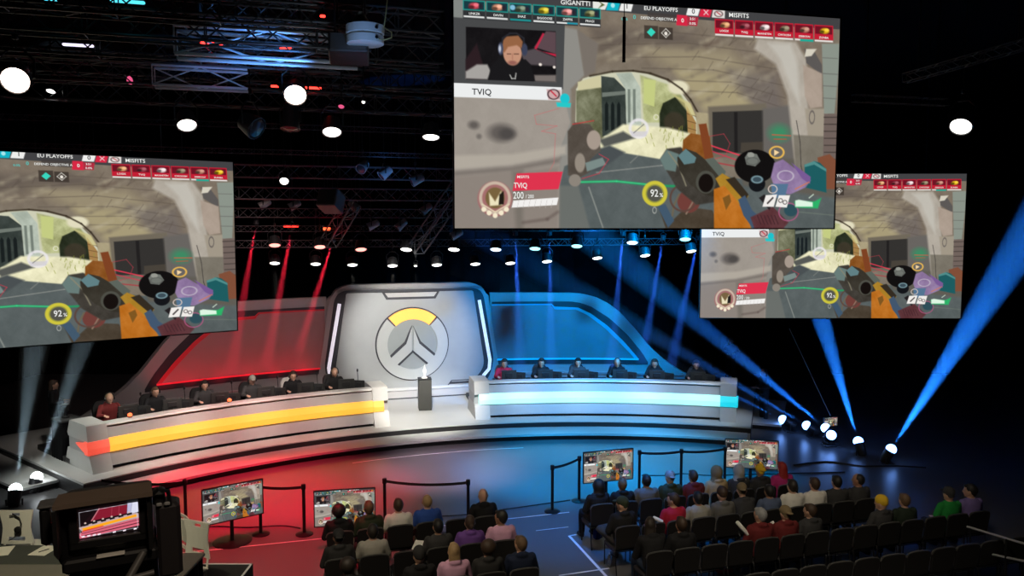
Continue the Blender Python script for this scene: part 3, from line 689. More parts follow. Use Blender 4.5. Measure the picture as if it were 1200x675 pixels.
    P([(757, 24), (790, 27), (790, 36), (757, 33)], (66, 60, 58), .6, .8)
    P([(694, 9), (713, 10.5), (708, 21.5), (694, 21)], (232, 232, 226), .6); P([(698, 10), (708, 16), (700, 20), (704, 15)], (90, 100, 50), .6)
    P([(712, 11), (726, 12), (723, 22.5), (709, 22)], (20, 178, 196), .6); E((717, 16.5), 2.3, 2.6, (170, 230, 236), .6)
    P([(727.5, 12), (741, 13), (738, 23.5), (724, 22.5)], (238, 238, 236), .6)
    P([(804, 18), (818, 19), (815, 28.5), (801.5, 27.5)], (238, 238, 236), .6)
    P([(819, 19), (832, 20), (829, 30), (816, 29)], (214, 40, 68), .6); L([(822, 21.5), (827, 27)], 1.2, (240, 220, 220), .5); L([(827, 21.8), (822, 27)], 1.2, (240, 220, 220), .5)
    P([(833, 20), (846.5, 21), (846, 31), (831, 30)], (226, 220, 216), .6); E((839, 26), 4.5, 3.2, (90, 60, 60), .7, ring=1.2); L([(837, 24), (841, 27)], 1.6, (190, 60, 70), .6)
    P([(791, 27), (803, 28), (803, 40), (790, 39)], (214, 40, 68), .6); P([(803, 29), (816, 30), (814, 40), (803, 39)], (176, 44, 64), .6)
    P([(753, 39), (769, 40), (769, 55), (753, 54)], (60, 52, 46), .6, .85); P([(770, 41), (786, 42), (786, 56), (770, 55)], (60, 52, 46), .6, .85)
    P([(761, 42), (766, 47), (761, 52), (756, 47)], (56, 214, 190), .5)
    L([(778, 43), (783, 48), (778, 53), (773, 48), (778, 43)], 1, (230, 226, 216), .5); E((778, 48.5), 1.8, 2.2, (236, 230, 220), .5)
    for i in range(6):          # left team cards
        x0 = 544.3+i*26.8; dy = i*1.75; w_ = 25.4 if i < 5 else 24.5
        Q = lambda a, b: (x0+a*w_, 10+dy+b*21+a*1.6)
        P([Q(0, 0), Q(1, 0), Q(1, .56), Q(0, .56)], (34, 150, 140), .5); P([Q(.04, .06), Q(.96, .06), Q(.96, .5), Q(.04, .5)], (24, 58, 66), .5)
        cc = [(196, 70, 84), (206, 140, 110), (96, 112, 90), (196, 176, 40), (216, 130, 126), (120, 124, 80)][i]
        E(Q(.52, .30), 6, 3.6, cc, 1.2); E(Q(.60, .24), 3, 2, tuple(min(255, k+50) for k in cc), .8); E(Q(.38, .38), 3.4, 2, tuple(k*.5 for k in cc), .8); E(Q(.8, .3), 2.2, 3, (44, 40, 50), .8)
        if i == 2: E(Q(.14, .25), 3, 3, (130, 190, 220), .8)
        P([Q(0, .58), Q(1, .58), Q(1, 1.02), Q(0, 1.02)], (48, 50, 52), .6)
        P([Q(.03, .86), Q(.97, .86), Q(.97, .95), Q(.03, .95)], (228, 230, 228) if i not in (2,) else (30, 150, 150), .4)
        if i == 4: P([Q(.5, .86), Q(.97, .86), Q(.97, .95), Q(.5, .95)], (30, 150, 170), .4)
    for i in range(6):          # right team cards
        x0 = 834.5+i*23.0; dy = i*1.35; w_ = 21.8
        Q = lambda a, b: (x0+a*w_, 31.5+dy+b*19+a*1.3)
        P([Q(0, 0), Q(1, 0), Q(1, .88), Q(0, .88)], (196, 30, 52), .5); P([Q(.05, .07), Q(.95, .07), Q(.95, .54), Q(.05, .54)], (110, 20, 36), .5)
        cc = [(206, 150, 100), (140, 60, 70), (220, 200, 200), (130, 116, 90), (176, 120, 100), (216, 176, 30)][i]
        E(Q(.56, .34), 5, 3.2, cc, 1.1); E(Q(.66, .28), 2.6, 1.8, tuple(min(255, k+40) for k in cc), .7); E(Q(.4, .4), 2.8, 1.8, tuple(k*.45 for k in cc), .7)
        P([Q(.02, .90), Q(.98, .90), Q(.98, 1.0), Q(.02, 1.0)], (232, 226, 222), .4)
        if i == 4: P([Q(.3, .90), Q(1, .90), Q(1, 1.04), Q(.3, 1.04)], (30, 170, 150), .4)
    return np.clip(c.a, 0, 255)
tex = .7
def picture_mesh(name, img, m):
    Hh, W = img.shape[:2]; nx, ny = W+1, Hh+1
    X, Y = np.meshgrid(np.linspace(-.5, .5, nx), np.linspace(.5, -.5, ny))
    co = np.stack([X, np.zeros_like(X), Y], -1).reshape(-1, 3).astype(np.float32)
    i = (np.arange(Hh)[:, None]*nx+np.arange(W)[None, :]).reshape(-1)
    q = np.stack([i, i+nx, i+nx+1, i+1], -1).astype(np.int32)
    me = bpy.data.meshes.new(name); me.vertices.add(nx*ny); me.vertices.foreach_set('co', co.reshape(-1))
    me.loops.add(len(q)*4); me.loops.foreach_set('vertex_index', q.reshape(-1)); me.polygons.add(len(q))
    me.polygons.foreach_set('loop_start', np.arange(0, len(q)*4, 4, dtype=np.int32)); me.update(calc_edges=True)
    A = np.pad(img/255., ((0, 1), (0, 1), (0, 0)), 'edge'); A = np.where(A > .04045, ((A+.055)/1.055)**2.4, A/12.92)
    A = np.concatenate([A, np.ones((ny, nx, 1))], -1).astype(np.float32)
    at_ = me.color_attributes.new('pixels', 'FLOAT_COLOR', 'POINT'); at_.data.foreach_set('color', A.reshape(-1))
    me.materials.append(m); return me
def lit_pixels(name, s):
    m = bpy.data.materials.new(name); m.use_nodes = True; nt = m.node_tree; b = nt.nodes['Principled BSDF']
    a = nt.nodes.new('ShaderNodeAttribute'); a.attribute_name = 'pixels'; b.inputs['Base Color'].default_value = (.01, .01, .01, 1); b.inputs['Roughness'].default_value = .4
    b.inputs['Specular IOR Level'].default_value = .1
    nt.links.new(a.outputs['Color'], b.inputs['Emission Color']); b.inputs['Emission Strength'].default_value = s
    try: m.cycles.emission_sampling = 'NONE'
    except Exception: pass
    return m
GAME = picture_mesh('game_picture', game_picture(), lit_pixels('screen_pixels', 1.0))
# lettering as flat glyph meshes in the plane of the picture
def glyphs(items, depth=-.0016):
    b = MB()
    for txt, px, py, h, *al in items:          # centre in photo px of the hanging centre screen, height in px
        cu = bpy.data.curves.new('t', 'FONT'); cu.body = txt; cu.align_x = 'CENTER' if not al else al[0]; cu.align_y = 'CENTER'; cu.resolution_u = 2; cu.offset = .012
        o = bpy.data.objects.new('t', cu); COL.objects.link(o); bpy.context.view_layer.update()
        me = bpy.data.meshes.new_from_object(o.evaluated_get(bpy.context.evaluated_depsgraph_get()))
        sx = al[1] if len(al) > 1 else 1.0
        hs = h/.70; pts = []
        for v in me.vertices:
            u, w_ = uv(px + v.co.x*hs*sx, py - v.co.y*hs + v.co.x*hs*sx*.062*(1-(py-10)/260)); pts.append((u-.5, depth, .5-w_))
        b.add(pts, [tuple(p.vertices) for p in me.polygons])
        bpy.data.objects.remove(o); bpy.data.curves.remove(cu); bpy.data.meshes.remove(me)
    return b
def flatmesh(name, b, m):
    me = bpy.data.meshes.new(name); me.from_pydata([tuple(v) for v in b.v], [], b.f); me.update(); me.materials.append(m); return me
def emlet(name, c, s=1):
    m = emis(name, c, s)
    try: m.cycles.emission_sampling = 'NONE'
    except Exception: pass
    return m
T_white = [('GIGANTTI', 673.5, 13.6, 5.2), ('EU PLAYOFFS', 772, 20.4, 4.6), ('MISFITS', 862, 27.6, 5.0), ('DEFEND OBJECTIVE A', 769.5, 31.4, 3.0),
    ('0', 797, 33.4, 4.6), ('3:51', 808.5, 31.6, 2.8), ('0.0%', 808.5, 36.8, 2.8), ('LINKZR', 557, 25.8, 2.6), ('DAVIN', 584.5, 27.6, 2.6), ('SHAZ', 611.5, 29.0, 2.6), ('BIGGOOSE', 638, 31, 2.5), ('ZAPPIS', 664.5, 32.4, 2.6), ('FRAGI', 690, 34.2, 2.6),
    ('LOGIX', 845, 45.2, 2.4), ('TVIQ', 868.5, 46.8, 2.4), ('MANNETEN', 891.5, 48.4, 2.1), ('CWOOSH', 914.5, 49.8, 2.3), ('ZEBBOSAI', 937.5, 51.4, 2.1), ('ZUNBA', 960, 52.8, 2.3),
    ('MISFITS', 612, 211.8, 3.0), ('TVIQ', 609, 221.6, 6.0, 'CENTER', .8), ('200', 606.5, 233, 8.0, 'CENTER', .72), ('/ 200', 619.5, 234, 4.0, 'CENTER', .8), ('92', 763, 230.6, 8.2, 'CENTER', .8), ('%', 771, 232.6, 4.4)]
T_dark = [('TVIQ', 565, 115.2, 7.0, 'CENTER', 1.0), ('1', 733, 17.4, 5.6), ('0', 809.5, 23, 5.6)]
T_teal = [('0', 741.5, 29.6, 4.6), ('0.0%', 730, 31.8, 2.8)]
def add_letters(me, sets):
    nv = len(me.vertices); old = np.empty(nv*3, np.float32); me.vertices.foreach_get('co', old); oc = np.empty(nv*4, np.float32); me.color_attributes['pixels'].data.foreach_get('color', oc)
    nl = len(me.loops); lv = np.empty(nl, np.int32); me.loops.foreach_get('vertex_index', lv)
    V = [old]; C = [oc]; LVs = [lv]; starts = [np.arange(0, nl, 4, dtype=np.int32)]; base = nv; lb = nl
    for b, col in sets:
        V.append(np.array([c for v in b.v for c in v], np.float32)); C.append(np.array(list(col+(1,))*len(b.v), np.float32))
        st_ = []; ll = []
        for f in b.f: st_.append(lb); ll += [i+base for i in f]; lb += len(f)
        LVs.append(np.array(ll, np.int32)); starts.append(np.array(st_, np.int32)); base += len(b.v)
    V = np.concatenate(V); C = np.concatenate(C); LV = np.concatenate(LVs); ST = np.concatenate(starts)
    m = bpy.data.meshes.new('picture'); m.vertices.add(len(V)//3); m.vertices.foreach_set('co', V); m.loops.add(len(LV)); m.loops.foreach_set('vertex_index', LV)
    m.polygons.add(len(ST)); m.polygons.foreach_set('loop_start', ST); m.update(calc_edges=True)
    a = m.color_attributes.new('pixels', 'FLOAT_COLOR', 'POINT'); a.data.foreach_set('color', C); m.materials.append(me.materials[0]); return m
GAME = add_letters(GAME, [(glyphs(T_white), (.82, .83, .80)), (glyphs(T_dark), (.01, .012, .015)), (glyphs(T_teal), (.06, .55, .5))])
def screen(name, label, A, B, z0, z1, cat='screen', frame=.02, thick=.12, group=None, tilt=0, bezel=M_blkmetal):
    A, B = Vector((A[0], A[1], 0)), Vector((B[0], B[1], 0)); d = B-A; W = d.length; a = math.atan2(d.y, d.x); H_ = z1-z0
    c = (A+B)/2
    t = thing(name, label, cat, (c.x, c.y, z0), a, group)
    M = WM(t)
    def mk(nm, me):
        o = bpy.data.objects.new(nm, me); COL.objects.link(o); o.parent = t; o.location = (0, -.003, H_/2); o.scale = (W, 1, H_); return o
    mk('picture', GAME)
    f = MB(); f.box(M @ Vector((0, thick/2, H_/2)), (W+frame, thick, H_+frame), a); f.build('cabinet', bezel, t)
    if frame > 0:
        f = MB()
        for s in (-1, 1):
            f.box(M @ Vector((s*(W/2+frame/2), 0, H_/2)), (frame, .03, H_+2*frame), a); f.box(M @ Vector((0, 0, H_/2+s*(H_/2+frame/2))), (W+2*frame, .03, frame), a)
        f.build('bezel', bezel, t)
    return t, M, W, H_
def line_pts(xl, yl_top, xr, hl, hr, h):     # ends of a level hanging screen from the heights of its two edges
    out = []
    for x, hp in ((xl, hl), (xr, hr)): Y = FPX*h/hp; out.append((((x-600)/FPX)*Y, Y))
    return out
def hang(t, M, W, H_, n=2, top=10.9):
    for k in range(n):
        x = (k/(n-1)-.5)*W*.7
        b = MB().tube([M @ Vector((x, .06, H_)), Vector(((M @ Vector((x, .06, 0))).x, (M @ Vector((x, .06, 0))).y, 11.02))], .012, 6); b.build('hanging_cable', M_blkmetal, t)
HS = 3.4
(A, B) = line_pts(533, 0, 975.5, 269, 239, HS)
t1 = screen('projection_screen', 'largest hanging video screen, showing the game with the full player picture at its left', A, B, 5.975, 5.975+HS); hang(*t1)
a_, b_ = line_pts(0, 0, 275.5, 230, 196, HS); dd = (Vector(b_)-Vector(a_)).normalized(); W_ = HS*1.861; A = Vector(b_)-dd*W_
t2 = screen('projection_screen', 'hanging video screen at the left, cut by the picture edge above the red wing', A, b_, 3.89, 3.89+HS); hang(*t2)
A, B = line_pts(821.5, 0, 1128.5, 168, 169, HS)
t3 = screen('projection_screen', 'hanging video screen at the right, its upper left corner behind the largest screen', A, B, 3.83, 3.83+HS); hang(*t3)
# rod hanging before the centre screen
rodp = at(731, 73, Y=10.6)
rd = thing('hanging_rod', 'thin black rod hanging down in front of the largest screen', 'rod', rodp)
MB().tube([rodp, rodp+Vector((0, 0, .58))], .022, 10).build('rod', M_blkmetal, rd)
MB().tube([rodp+Vector((0, 0, .58)), Vector((rodp.x, rodp.y, 10.9))], .006, 6).build('suspension_wire', M_blkmetal, rd)
# floor monitors
def tv(label, A, B, z0, z1, base):
    t, M, W, H_ = screen('floor_television', label, A, B, z0, z1, 'television', .018, .05, None, bezel=M_blkplastic)
    a = math.atan2(B[1]-A[1], B[0]-A[0]); c = M @ Vector((0, .12, 0))
    b = MB(); b.tube([(c.x, c.y, .03), (c.x, c.y, z0+.45)], .035, 10); b.build('stand_pole', M_blkmetal, t)
    b = MB(); b.lathe([(.36, 0), (.36, .012), (.30, .025), (.05, .035)], 28, c=(c.x, c.y, 0)); b.build('stand_foot', M_blkmetal, t, True)
    b = MB(); b.box(M @ Vector((0, .09, H_*.5)), (.3, .06, .2), a); b.build('mounting_bracket', M_blkmetal, t)
def seg(xl, xr, hl, hr, h=.66): return line_pts(xl, 0, xr, hl, hr, h)
tv('floor television on the red floor, on a round black foot, nearest the left edge', *seg(228.5, 300.3, 42.9, 41.0), .48, 1.14, None)
tv('floor television on the red floor, behind the seated person with the black afro', *seg(363, 435, 42.8, 42.2), .45, 1.11, None)
tv('floor television on the blue floor, between two rope posts before the right seats', *seg(686, 744, 36.7, 36.0), .49, 1.15, None)
tv('floor television at the far right of the stage step, behind the hooded spectator', *seg(855, 917.3, 33.5, 33.9), .36, 1.02, None)
# ------------------------------------------------------------------ rope barriers
posts = [(-6.48, 15.37), (-4.91, 15.1), (-4.06, 15.1), (-2.54, 15.46), (-.87, 15.37), (.85, 16.34), (1.47, 16.99), (2.86, 17.45), (3.82, 17.55), (4.86, 17.75)]
plab = ['rope post behind the broadcast camera, left of all the floor televisions', 'rope post just right of the leftmost floor television', 'rope post just left of the second floor television', 'rope post to the right of the second floor television',
 'rope post behind the bald spectator in black, at the middle of the floor', 'nearer rope post of the short barrier before the right seats', 'farther rope post of the short barrier, beside the blue-floor television', 'rope post just right of the blue-floor television',
 'middle rope post of the three on the blue floor', 'rope post beside the television at the far right']
P0 = thing('rope_post', plab[0], 'rope post', (0, 0, 0), 0, None)
MB().lathe([(.17, 0), (.17, .015), (.12, .035), (.03, .045)], 24).build('base', M_blkmetal, P0, True)
MB().tube([(0, 0, .03), (0, 0, .93)], .032, 12).build('pole', M_blkmetal, P0, True)
MB().lathe([(.042, .90), (.045, .91), (.045, .99), (.035, 1.005), (.01, 1.01)], 16).build('belt_head', M_blkmetal, P0, True)
for i, (x, y) in enumerate(posts):
    if i: dup(P0, (x, y, 0), .1*i, plab[i])
P0.location = (*posts[0], 0)
M_belt = mat('black_belt', (.01, .01, .012), .7, noise=.1)
def belt(a, b, label):
    a = Vector((*a, .945)); b = Vector((*b, .945)); L = (b-a).length; bb = MB(); d = (b-a).normalized(); n = Vector((-d.y, d.x, 0))*.003; N = 12; vs = []
    for i in range(N+1):
        t = i/N; p = a+(b-a)*t; s = -.06*L/1.7*4*t*(1-t)
        for z in (-.027, .027):
            for q in (-1, 1): vs.append(p+n*q+Vector((0, 0, s+z)))
    fs = []
    for i in range(N):
        o, q = i*4, i*4+4; fs += [(o, q, q+2, o+2), (o+1, o+3, q+3, q+1), (o+2, q+2, q+3, o+3), (o, o+1, q+1, q)]
    fs += [(0, 2, 3, 1), (4*N, 4*N+1, 4*N+3, 4*N+2)]
    bb.add(vs, fs); tag(bb.build('barrier_belt', M_belt), label, 'belt')
belt(posts[0], (-8.2, 15.5), 'black belt running left from the rope post behind the broadcast camera')
belt(posts[1], posts[2], 'short black belt strung between the two left floor televisions')
belt(posts[3], posts[4], 'long black belt strung at the middle of the floor')
belt(posts[5], posts[6], 'short black belt of the barrier before the right seats')
belt(posts[7], posts[8], 'left one of the two black belts beyond the right seats')
belt(posts[8], posts[9], 'right one of the two black belts beyond the right seats')
# ------------------------------------------------------------------ people
def remesh(me, vox, it=3, name=None):
    o = bpy.data.objects.new('tmp', me); COL.objects.link(o)
    m = o.modifiers.new('r', 'REMESH'); m.mode = 'VOXEL'; m.voxel_size = vox
    s = o.modifiers.new('s', 'SMOOTH'); s.factor = .5; s.iterations = it
    bpy.context.view_layer.update()
    r = bpy.data.meshes.new_from_object(o.evaluated_get(bpy.context.evaluated_depsgraph_get()))
    bpy.data.objects.remove(o); bpy.data.meshes.remove(me)
    r.polygons.foreach_set('use_smooth', [True]*len(r.polygons)); r.materials.clear()
    if name: r.name = name
    return r
def loft(b, rings, n=16):                # rings (centre, rx, ry, tilt about x, yaw)
    vs = []
    for c, rx, ry, tilt, yaw in rings:
        R = Matrix.Rotation(yaw, 3, 'Z') @ Matrix.Rotation(tilt, 3, 'X')
        for k in range(n):
            q = 2*math.pi*k/n; x = math.copysign(abs(math.cos(q))**.85, math.cos(q))*rx; y = math.copysign(abs(math.sin(q))**.85, math.sin(q))*ry
            vs.append(Vector(c) + R @ Vector((x, y, 0)))
    m = len(rings); fs = [(i*n+k, i*n+(k+1) % n, (i+1)*n+(k+1) % n, (i+1)*n+k) for i in range(m-1) for k in range(n)]
    fs += [list(range(n-1, -1, -1)), list(range((m-1)*n, m*n))]
    b.add(vs, fs)
def limb(b, pts, rs, n=12):
    pts = [Vector(p) for p in pts]; P = []; R = []
    for i in range(len(pts)-1):
        for k in range(4):
            t = k/4; P.append(pts[i].lerp(pts[i+1], t)); R.append(rs[i]+(rs[i+1]-rs[i])*t)
    P.append(pts[-1]); R.append(rs[-1]); b.tube(P, R, n)
    for p, r in ((pts[0], rs[0]), (pts[-1], rs[-1])): b.ell(p, (r, r, r), None, 10, 6)
    for p, r in zip(pts[1:-1], rs[1:-1]): b.ell(p, (r, r, r), None, 10, 6)
def hand(b, w, d, nrm, side, curl=.5):   # wrist, pointing direction, back-of-hand normal, +1 if the thumb is on +x side
    d = Vector(d).normalized(); nrm = Vector(nrm); nrm = (nrm-d*nrm.dot(d)).normalized(); x = d.cross(nrm)*side
    M = Matrix((x, d, nrm)).transposed()
    b.ell(w+d*.045, (.042, .055, .016), M, 12, 8)
    for i, L in enumerate((.066, .075, .070, .055)):
        p0 = w + d*.085 + x*(.031-.021*i); a = 0; pts = [p0-d*.02]; q = p0
        for j in range(3):
            pts.append(q.copy()); a += curl*(.35 if j == 0 else .6); q = q + (d*math.cos(a)-nrm*math.sin(a))*L*(.42, .32, .26)[j]
        pts.append(q); b.tube(pts, [.0085, .0085, .008, .0075, .0065], 8)
    t0 = w+d*.02+x*.03; b.tube([t0, t0+x*.028+d*.025-nrm*.008, t0+x*.036+d*.055-nrm*.016], [.012, .010, .008], 8)
def pose_of(kind):
    P = dict(hip=(0, 0, .52), lean=.0, knee=[(.13, .43, .52), (-.13, .43, .52)], ank=[(.13, .45, .09), (-.13, .45, .09)], toe=[(.14, .20)]*2, hipw=.09,
             elb=[(.25, .05, .70), (-.25, .05, .70)], wri=[(.10, .28, .64), (-.10, .28, .64)], hd=[(-.5, .8, -.1), (.5, .8, -.1)], curl=.6, yaw=0, pitch=-.05, torso=.50)
    if kind == 'lean': P.update(lean=-.22, wri=[(.06, .42, .62), (-.06, .42, .62)], elb=[(.22, .22, .62), (-.22, .22, .62)])
    if kind == 'legs_crossed': P.update(knee=[(.12, .43, .52), (-.22, .40, .60)], ank=[(.12, .45, .09), (.16, .50, .58)], yaw=.55)
    if kind == 'player': P.update(lean=-.12, elb=[(.27, .16, .76), (-.27, .16, .76)], wri=[(.22, .40, .80), (-.20, .40, .80)], hd=[(-.1, 1, 0), (.1, 1, 0)], curl=.45, pitch=-.12)
    if kind == 'standing': P.update(hip=(0, 0, .96), knee=[(.11, .03, .52), (-.11, .01, .52)], ank=[(.12, -.01, .09), (-.12, -.02, .09)], elb=[(.27, .0, 1.18), (-.27, .0, 1.18)], wri=[(.12, .24, 1.12), (-.12, .24, 1.14)], hd=[(-.4, .9, .1), (.4, .9, .1)])
    return P
HAIRS = ['short_hair', 'long_hair', 'round_hair', 'crop_hair', 'cap', 'backward_cap', 'beanie', 'hood', 'bun_hair']
def person_proto(kind, yaw=0.0, sleeves='long', bits=HAIRS, headset=False, hood=False, vox=.0085):
    P = pose_of(kind); yaw = yaw or P['yaw']; hip = Vector(P['hip']); L = P['torso']; ln = P['lean']
    sp = lambda t, off=0: hip + Vector((0, -math.sin(ln)*t*L+off*math.cos(ln), math.cos(ln)*t*L))
    sh = [sp(.855)+Vector((s*.172, 0, 0)) for s in (1, -1)]
    neck = sp(1.0); HC = neck + Vector((0, .025-math.sin(ln)*.10, .122))
    HS_ = 1.08
    RH = Matrix.Rotation(yaw, 3, 'Z') @ Matrix.Rotation(P['pitch'], 3, 'X')
    hp = lambda x, y, z: HC + RH @ Vector((x, y, z))*HS_
    def torso(b, g, top=True):
        loft(b, [(sp(-.10), .13+g, .10+g, ln, 0), (sp(0), .165+g, .115+g, ln, 0), (sp(.25), .150+g, .105+g, ln, 0), (sp(.5), .155+g, .11+g, ln, 0), (sp(.70), .175+g, .115+g, ln, 0), (sp(.84), .175+g, .105+g, ln, 0), (sp(.92), .135+g, .085+g, ln, 0), (sp(.98), .085+g, .065+g, ln, 0), (sp(1.02), .06+g*.4, .055+g*.4, ln, 0)])
    def legs(b, g, end=1.0):
        for i, s in enumerate((1, -1)):
            h = hip+Vector((s*P['hipw'], 0, 0)); k = Vector(P['knee'][i]); a = Vector(P['ank'][i]); a2 = k.lerp(a, end)
            limb(b, [h, k, k.lerp(a, .35), a2], [.088+g, .058+g, .056+g, .040+g*1.3])
    def arms(b, g, end=1.0, lo=1.0):
        for i, s in enumerate((1, -1)):
            e = Vector(P['elb'][i]); w_ = Vector(P['wri'][i])
            if end < 1: limb(b, [sh[i], sh[i].lerp(e, end)], [.056+g, .047+g])
            else: limb(b, [sh[i], e, e.lerp(w_, .4), e.lerp(w_, lo)], [.050+g, .042+g, .040+g, .028+g])
    b = MB(); torso(b, 0); legs(b, 0); arms(b, 0)
    for i, s in enumerate((1, -1)): hand(b, Vector(P['wri'][i]), P['hd'][i], (0, 0, 1), -s, P['curl'])
    limb(b, [neck-Vector((0, 0, .03)), HC+RH @ Vector((0, -.01, -.05))], [.058, .052])
    b.ell(HC, (.082, .104, .122), RH, 20, 14); b.ell(hp(0, .022, -.062), (.055, .066, .056), RH, 14, 8)
    b.ell(hp(0, .098, -.015), (.012, .018, .026), RH, 10, 6); b.ell(hp(0, .084, .024), (.050, .016, .012), RH, 10, 6)
    b.ell(hp(0, .088, -.060), (.024, .010, .009), RH, 10, 6); b.ell(hp(0, .080, -.098), (.024, .016, .016), RH, 10, 6)
    for s in (1, -1):
        b.ell(hp(s*.077, -.004, -.008), (.012, .021, .033), RH, 10, 6)
        b.ell(P['ank'][i := (0 if s == 1 else 1)], (.04, .05, .045), None, 10, 6)
    t = thing('person', 'person', 'person')
    def part(nm, me, m, par=t):
        me.materials.append(m); o = bpy.data.objects.new(nm, me); COL.objects.link(o); o.parent = par; return o
    body = part('body', remesh(b.mesh('body', None), vox, 2, 'body'), M_skin)
    e = MB()
    for s in (1, -1): e.ell(hp(s*.030, .085, .006), (.012, .008, .006), RH, 8, 6)
    part('eyes', e.mesh('eyes', None, smooth=True), M_eye)
    g = .016 if sleeves == 'short' else .024
    b = MB(); torso(b, g)
    arms(b, .014, .72) if sleeves == 'short' else arms(b, .016, 1.0, .90)
    if hood or sleeves == 'long': b.ell(neck+Vector((0, -.075, -.005)), (.10, .055, .05), None, 12, 8)
    part('shirt', remesh(b.mesh('shirt', None), .014, 4, 'shirt'), M_cl['black'])
    b = MB(); loft(b, [(sp(-.14), .14, .11, ln, 0), (sp(-.02), .172, .122, ln, 0), (sp(.12), .165, .118, ln, 0)]); legs(b, .014, .93)
    part('trousers', remesh(b.mesh('trousers', None), .015, 3, 'trousers'), M_cl['black'])
    for i in (0, 1):
        a = Vector(P['ank'][i]); k = Vector(P['knee'][i]); ax = (k-a).normalized(); f = Vector((0, 1, 0)); f = (f-ax*f.dot(ax)).normalized() if abs(ax.y) < .9 else Vector((0, 0, 1)); x = f.cross(ax); M = Matrix((x, f, ax)).transposed()
        if kind == 'legs_crossed' and i == 1: f = Vector((.2, .95, -.2)).normalized(); M = Matrix((ax.cross(f), f, ax)).transposed()
        b = MB(); b.ell(a+f*.055-ax*.045, (.045, .135, .038), M, 14, 8); b.ell(a-f*.02-ax*.01, (.042, .058, .055), M, 12, 8); b.ell(a+f*.11-ax*.055, (.046, .075, .028), M, 12, 6)
        part('shoe', remesh(b.mesh('shoe', None), .012, 2, 'shoe'), M_cl['shoe'])
    HM_ = M_hair['brown']
    def hp_part(nm, fn, vx=.011, m=HM_):
        if nm not in bits: return
        b = MB(); fn(b); part(nm, remesh(b.mesh(nm, None), vx, 2, nm), m)
    cap_ = lambda b, g, zc=.018, yc=-.014: (b.ell(hp(0, yc, zc), (.089+g, .108+g, .116+g), RH, 18, 12))
    def short(b): cap_(b, 0, .022, -.020); b.ell(hp(0, -.045, -.02), (.072, .062, .075), RH, 14, 8); b.ell(hp(0, .05, .085), (.055, .045, .030), RH, 12, 6)
    def crop(b): b.ell(hp(0, -.022, .012), (.086, .102, .112), RH, 18, 12); b.ell(hp(0, -.05, -.03), (.066, .052, .055), RH, 12, 8)
    def long_(b): short(b); loft(b, [(hp(0, -.04, .04), .085, .07, 0, yaw), (hp(0, -.06, -.10), .092, .06, 0, yaw), (hp(0, -.085, -.22), .085, .04, 0, yaw), (hp(0, -.095, -.30), .05, .02, 0, yaw)])
    def round_(b): b.ell(hp(0, -.025, .035), (.124, .124, .120), RH, 18, 12)
    def bun(b): short(b); b.ell(hp(0, -.12, -.03), (.042, .040, .042), RH, 12, 8)
    def cap(b, sg=1):
        b.ell(hp(0, -.008, .045), (.094, .114, .096), RH, 18, 12); b.ell(hp(0, sg*.12, .035), (.062, .068, .010), RH, 14, 6); b.ell(hp(0, -.05, -.015), (.070, .055, .05), RH, 12, 8)
    def beanie(b): b.ell(hp(0, -.01, .05), (.096, .116, .108), RH, 18, 12); b.ell(hp(0, -.035, .01), (.083, .086, .06), RH, 14, 8)
    def hood_(b): b.ell(hp(0, -.03, .01), (.114, .122, .145), RH, 18, 12); loft(b, [(hp(0, -.03, -.06), .10, .10, 0, yaw), (hp(0, -.03, -.13), .12, .09, 0, yaw), (neck+Vector((0, -.02, -.03)), .15, .10, 0, 0)])
    hp_part('short_hair', short); hp_part('crop_hair', crop); hp_part('long_hair', long_); hp_part('round_hair', round_); hp_part('bun_hair', bun)
    hp_part('cap', cap); hp_part('backward_cap', lambda b: cap(b, -1)); hp_part('beanie', beanie); hp_part('hood', hood_)
    if headset:
        b = MB(); pts = [hp(.098*math.cos(a), -.005, .02+.112*math.sin(a)) for a in np.linspace(0, math.pi, 15)]
        b.tube(pts, .011, 8); h = part('headset', b.mesh('headset', None, smooth=True), M_blkplastic)
        for s in (1, -1):
            b = MB(); b.lathe([(.030, -.018), (.040, -.014), (.040, .014), (.030, .018)], 14, RH @ Matrix.Rotation(math.pi/2, 3, 'Y'), hp(s*.094, -.004, -.008)); part('ear_cup', b.mesh('ear_cup', None, smooth=True), M_blkplastic, h)
        b = MB(); b.tube([hp(.10, 0, -.03), hp(.085, .06, -.065), hp(.04, .105, -.07)], .005, 6); part('boom_microphone', b.mesh('boom_microphone', None, smooth=True), M_blkplastic, h)
    return t
def cloth(c, r=.85): return mat('cloth', c, r, noise=.18, scale=9, spec=.2)
M_skin = mat('skin', (.50, .29, .20), .5, noise=.06); M_skin2 = mat('skin_tan', (.33, .17, .10), .5, noise=.06); M_skin3 = mat('skin_deep', (.07, .035, .022), .5, noise=.06)
M_eye = mat('eye', (.06, .04, .03), .2, noise=0)
M_hair = {k: mat('hair_'+k, v, .6, noise=.35, scale=30) for k, v in dict(black=(.010, .009, .008), brown=(.045, .025, .014), lbrown=(.12, .07, .035), blond=(.32, .21, .10), grey=(.25, .25, .25), red=(.30, .02, .015), dark=(.02, .014, .010)).items()}
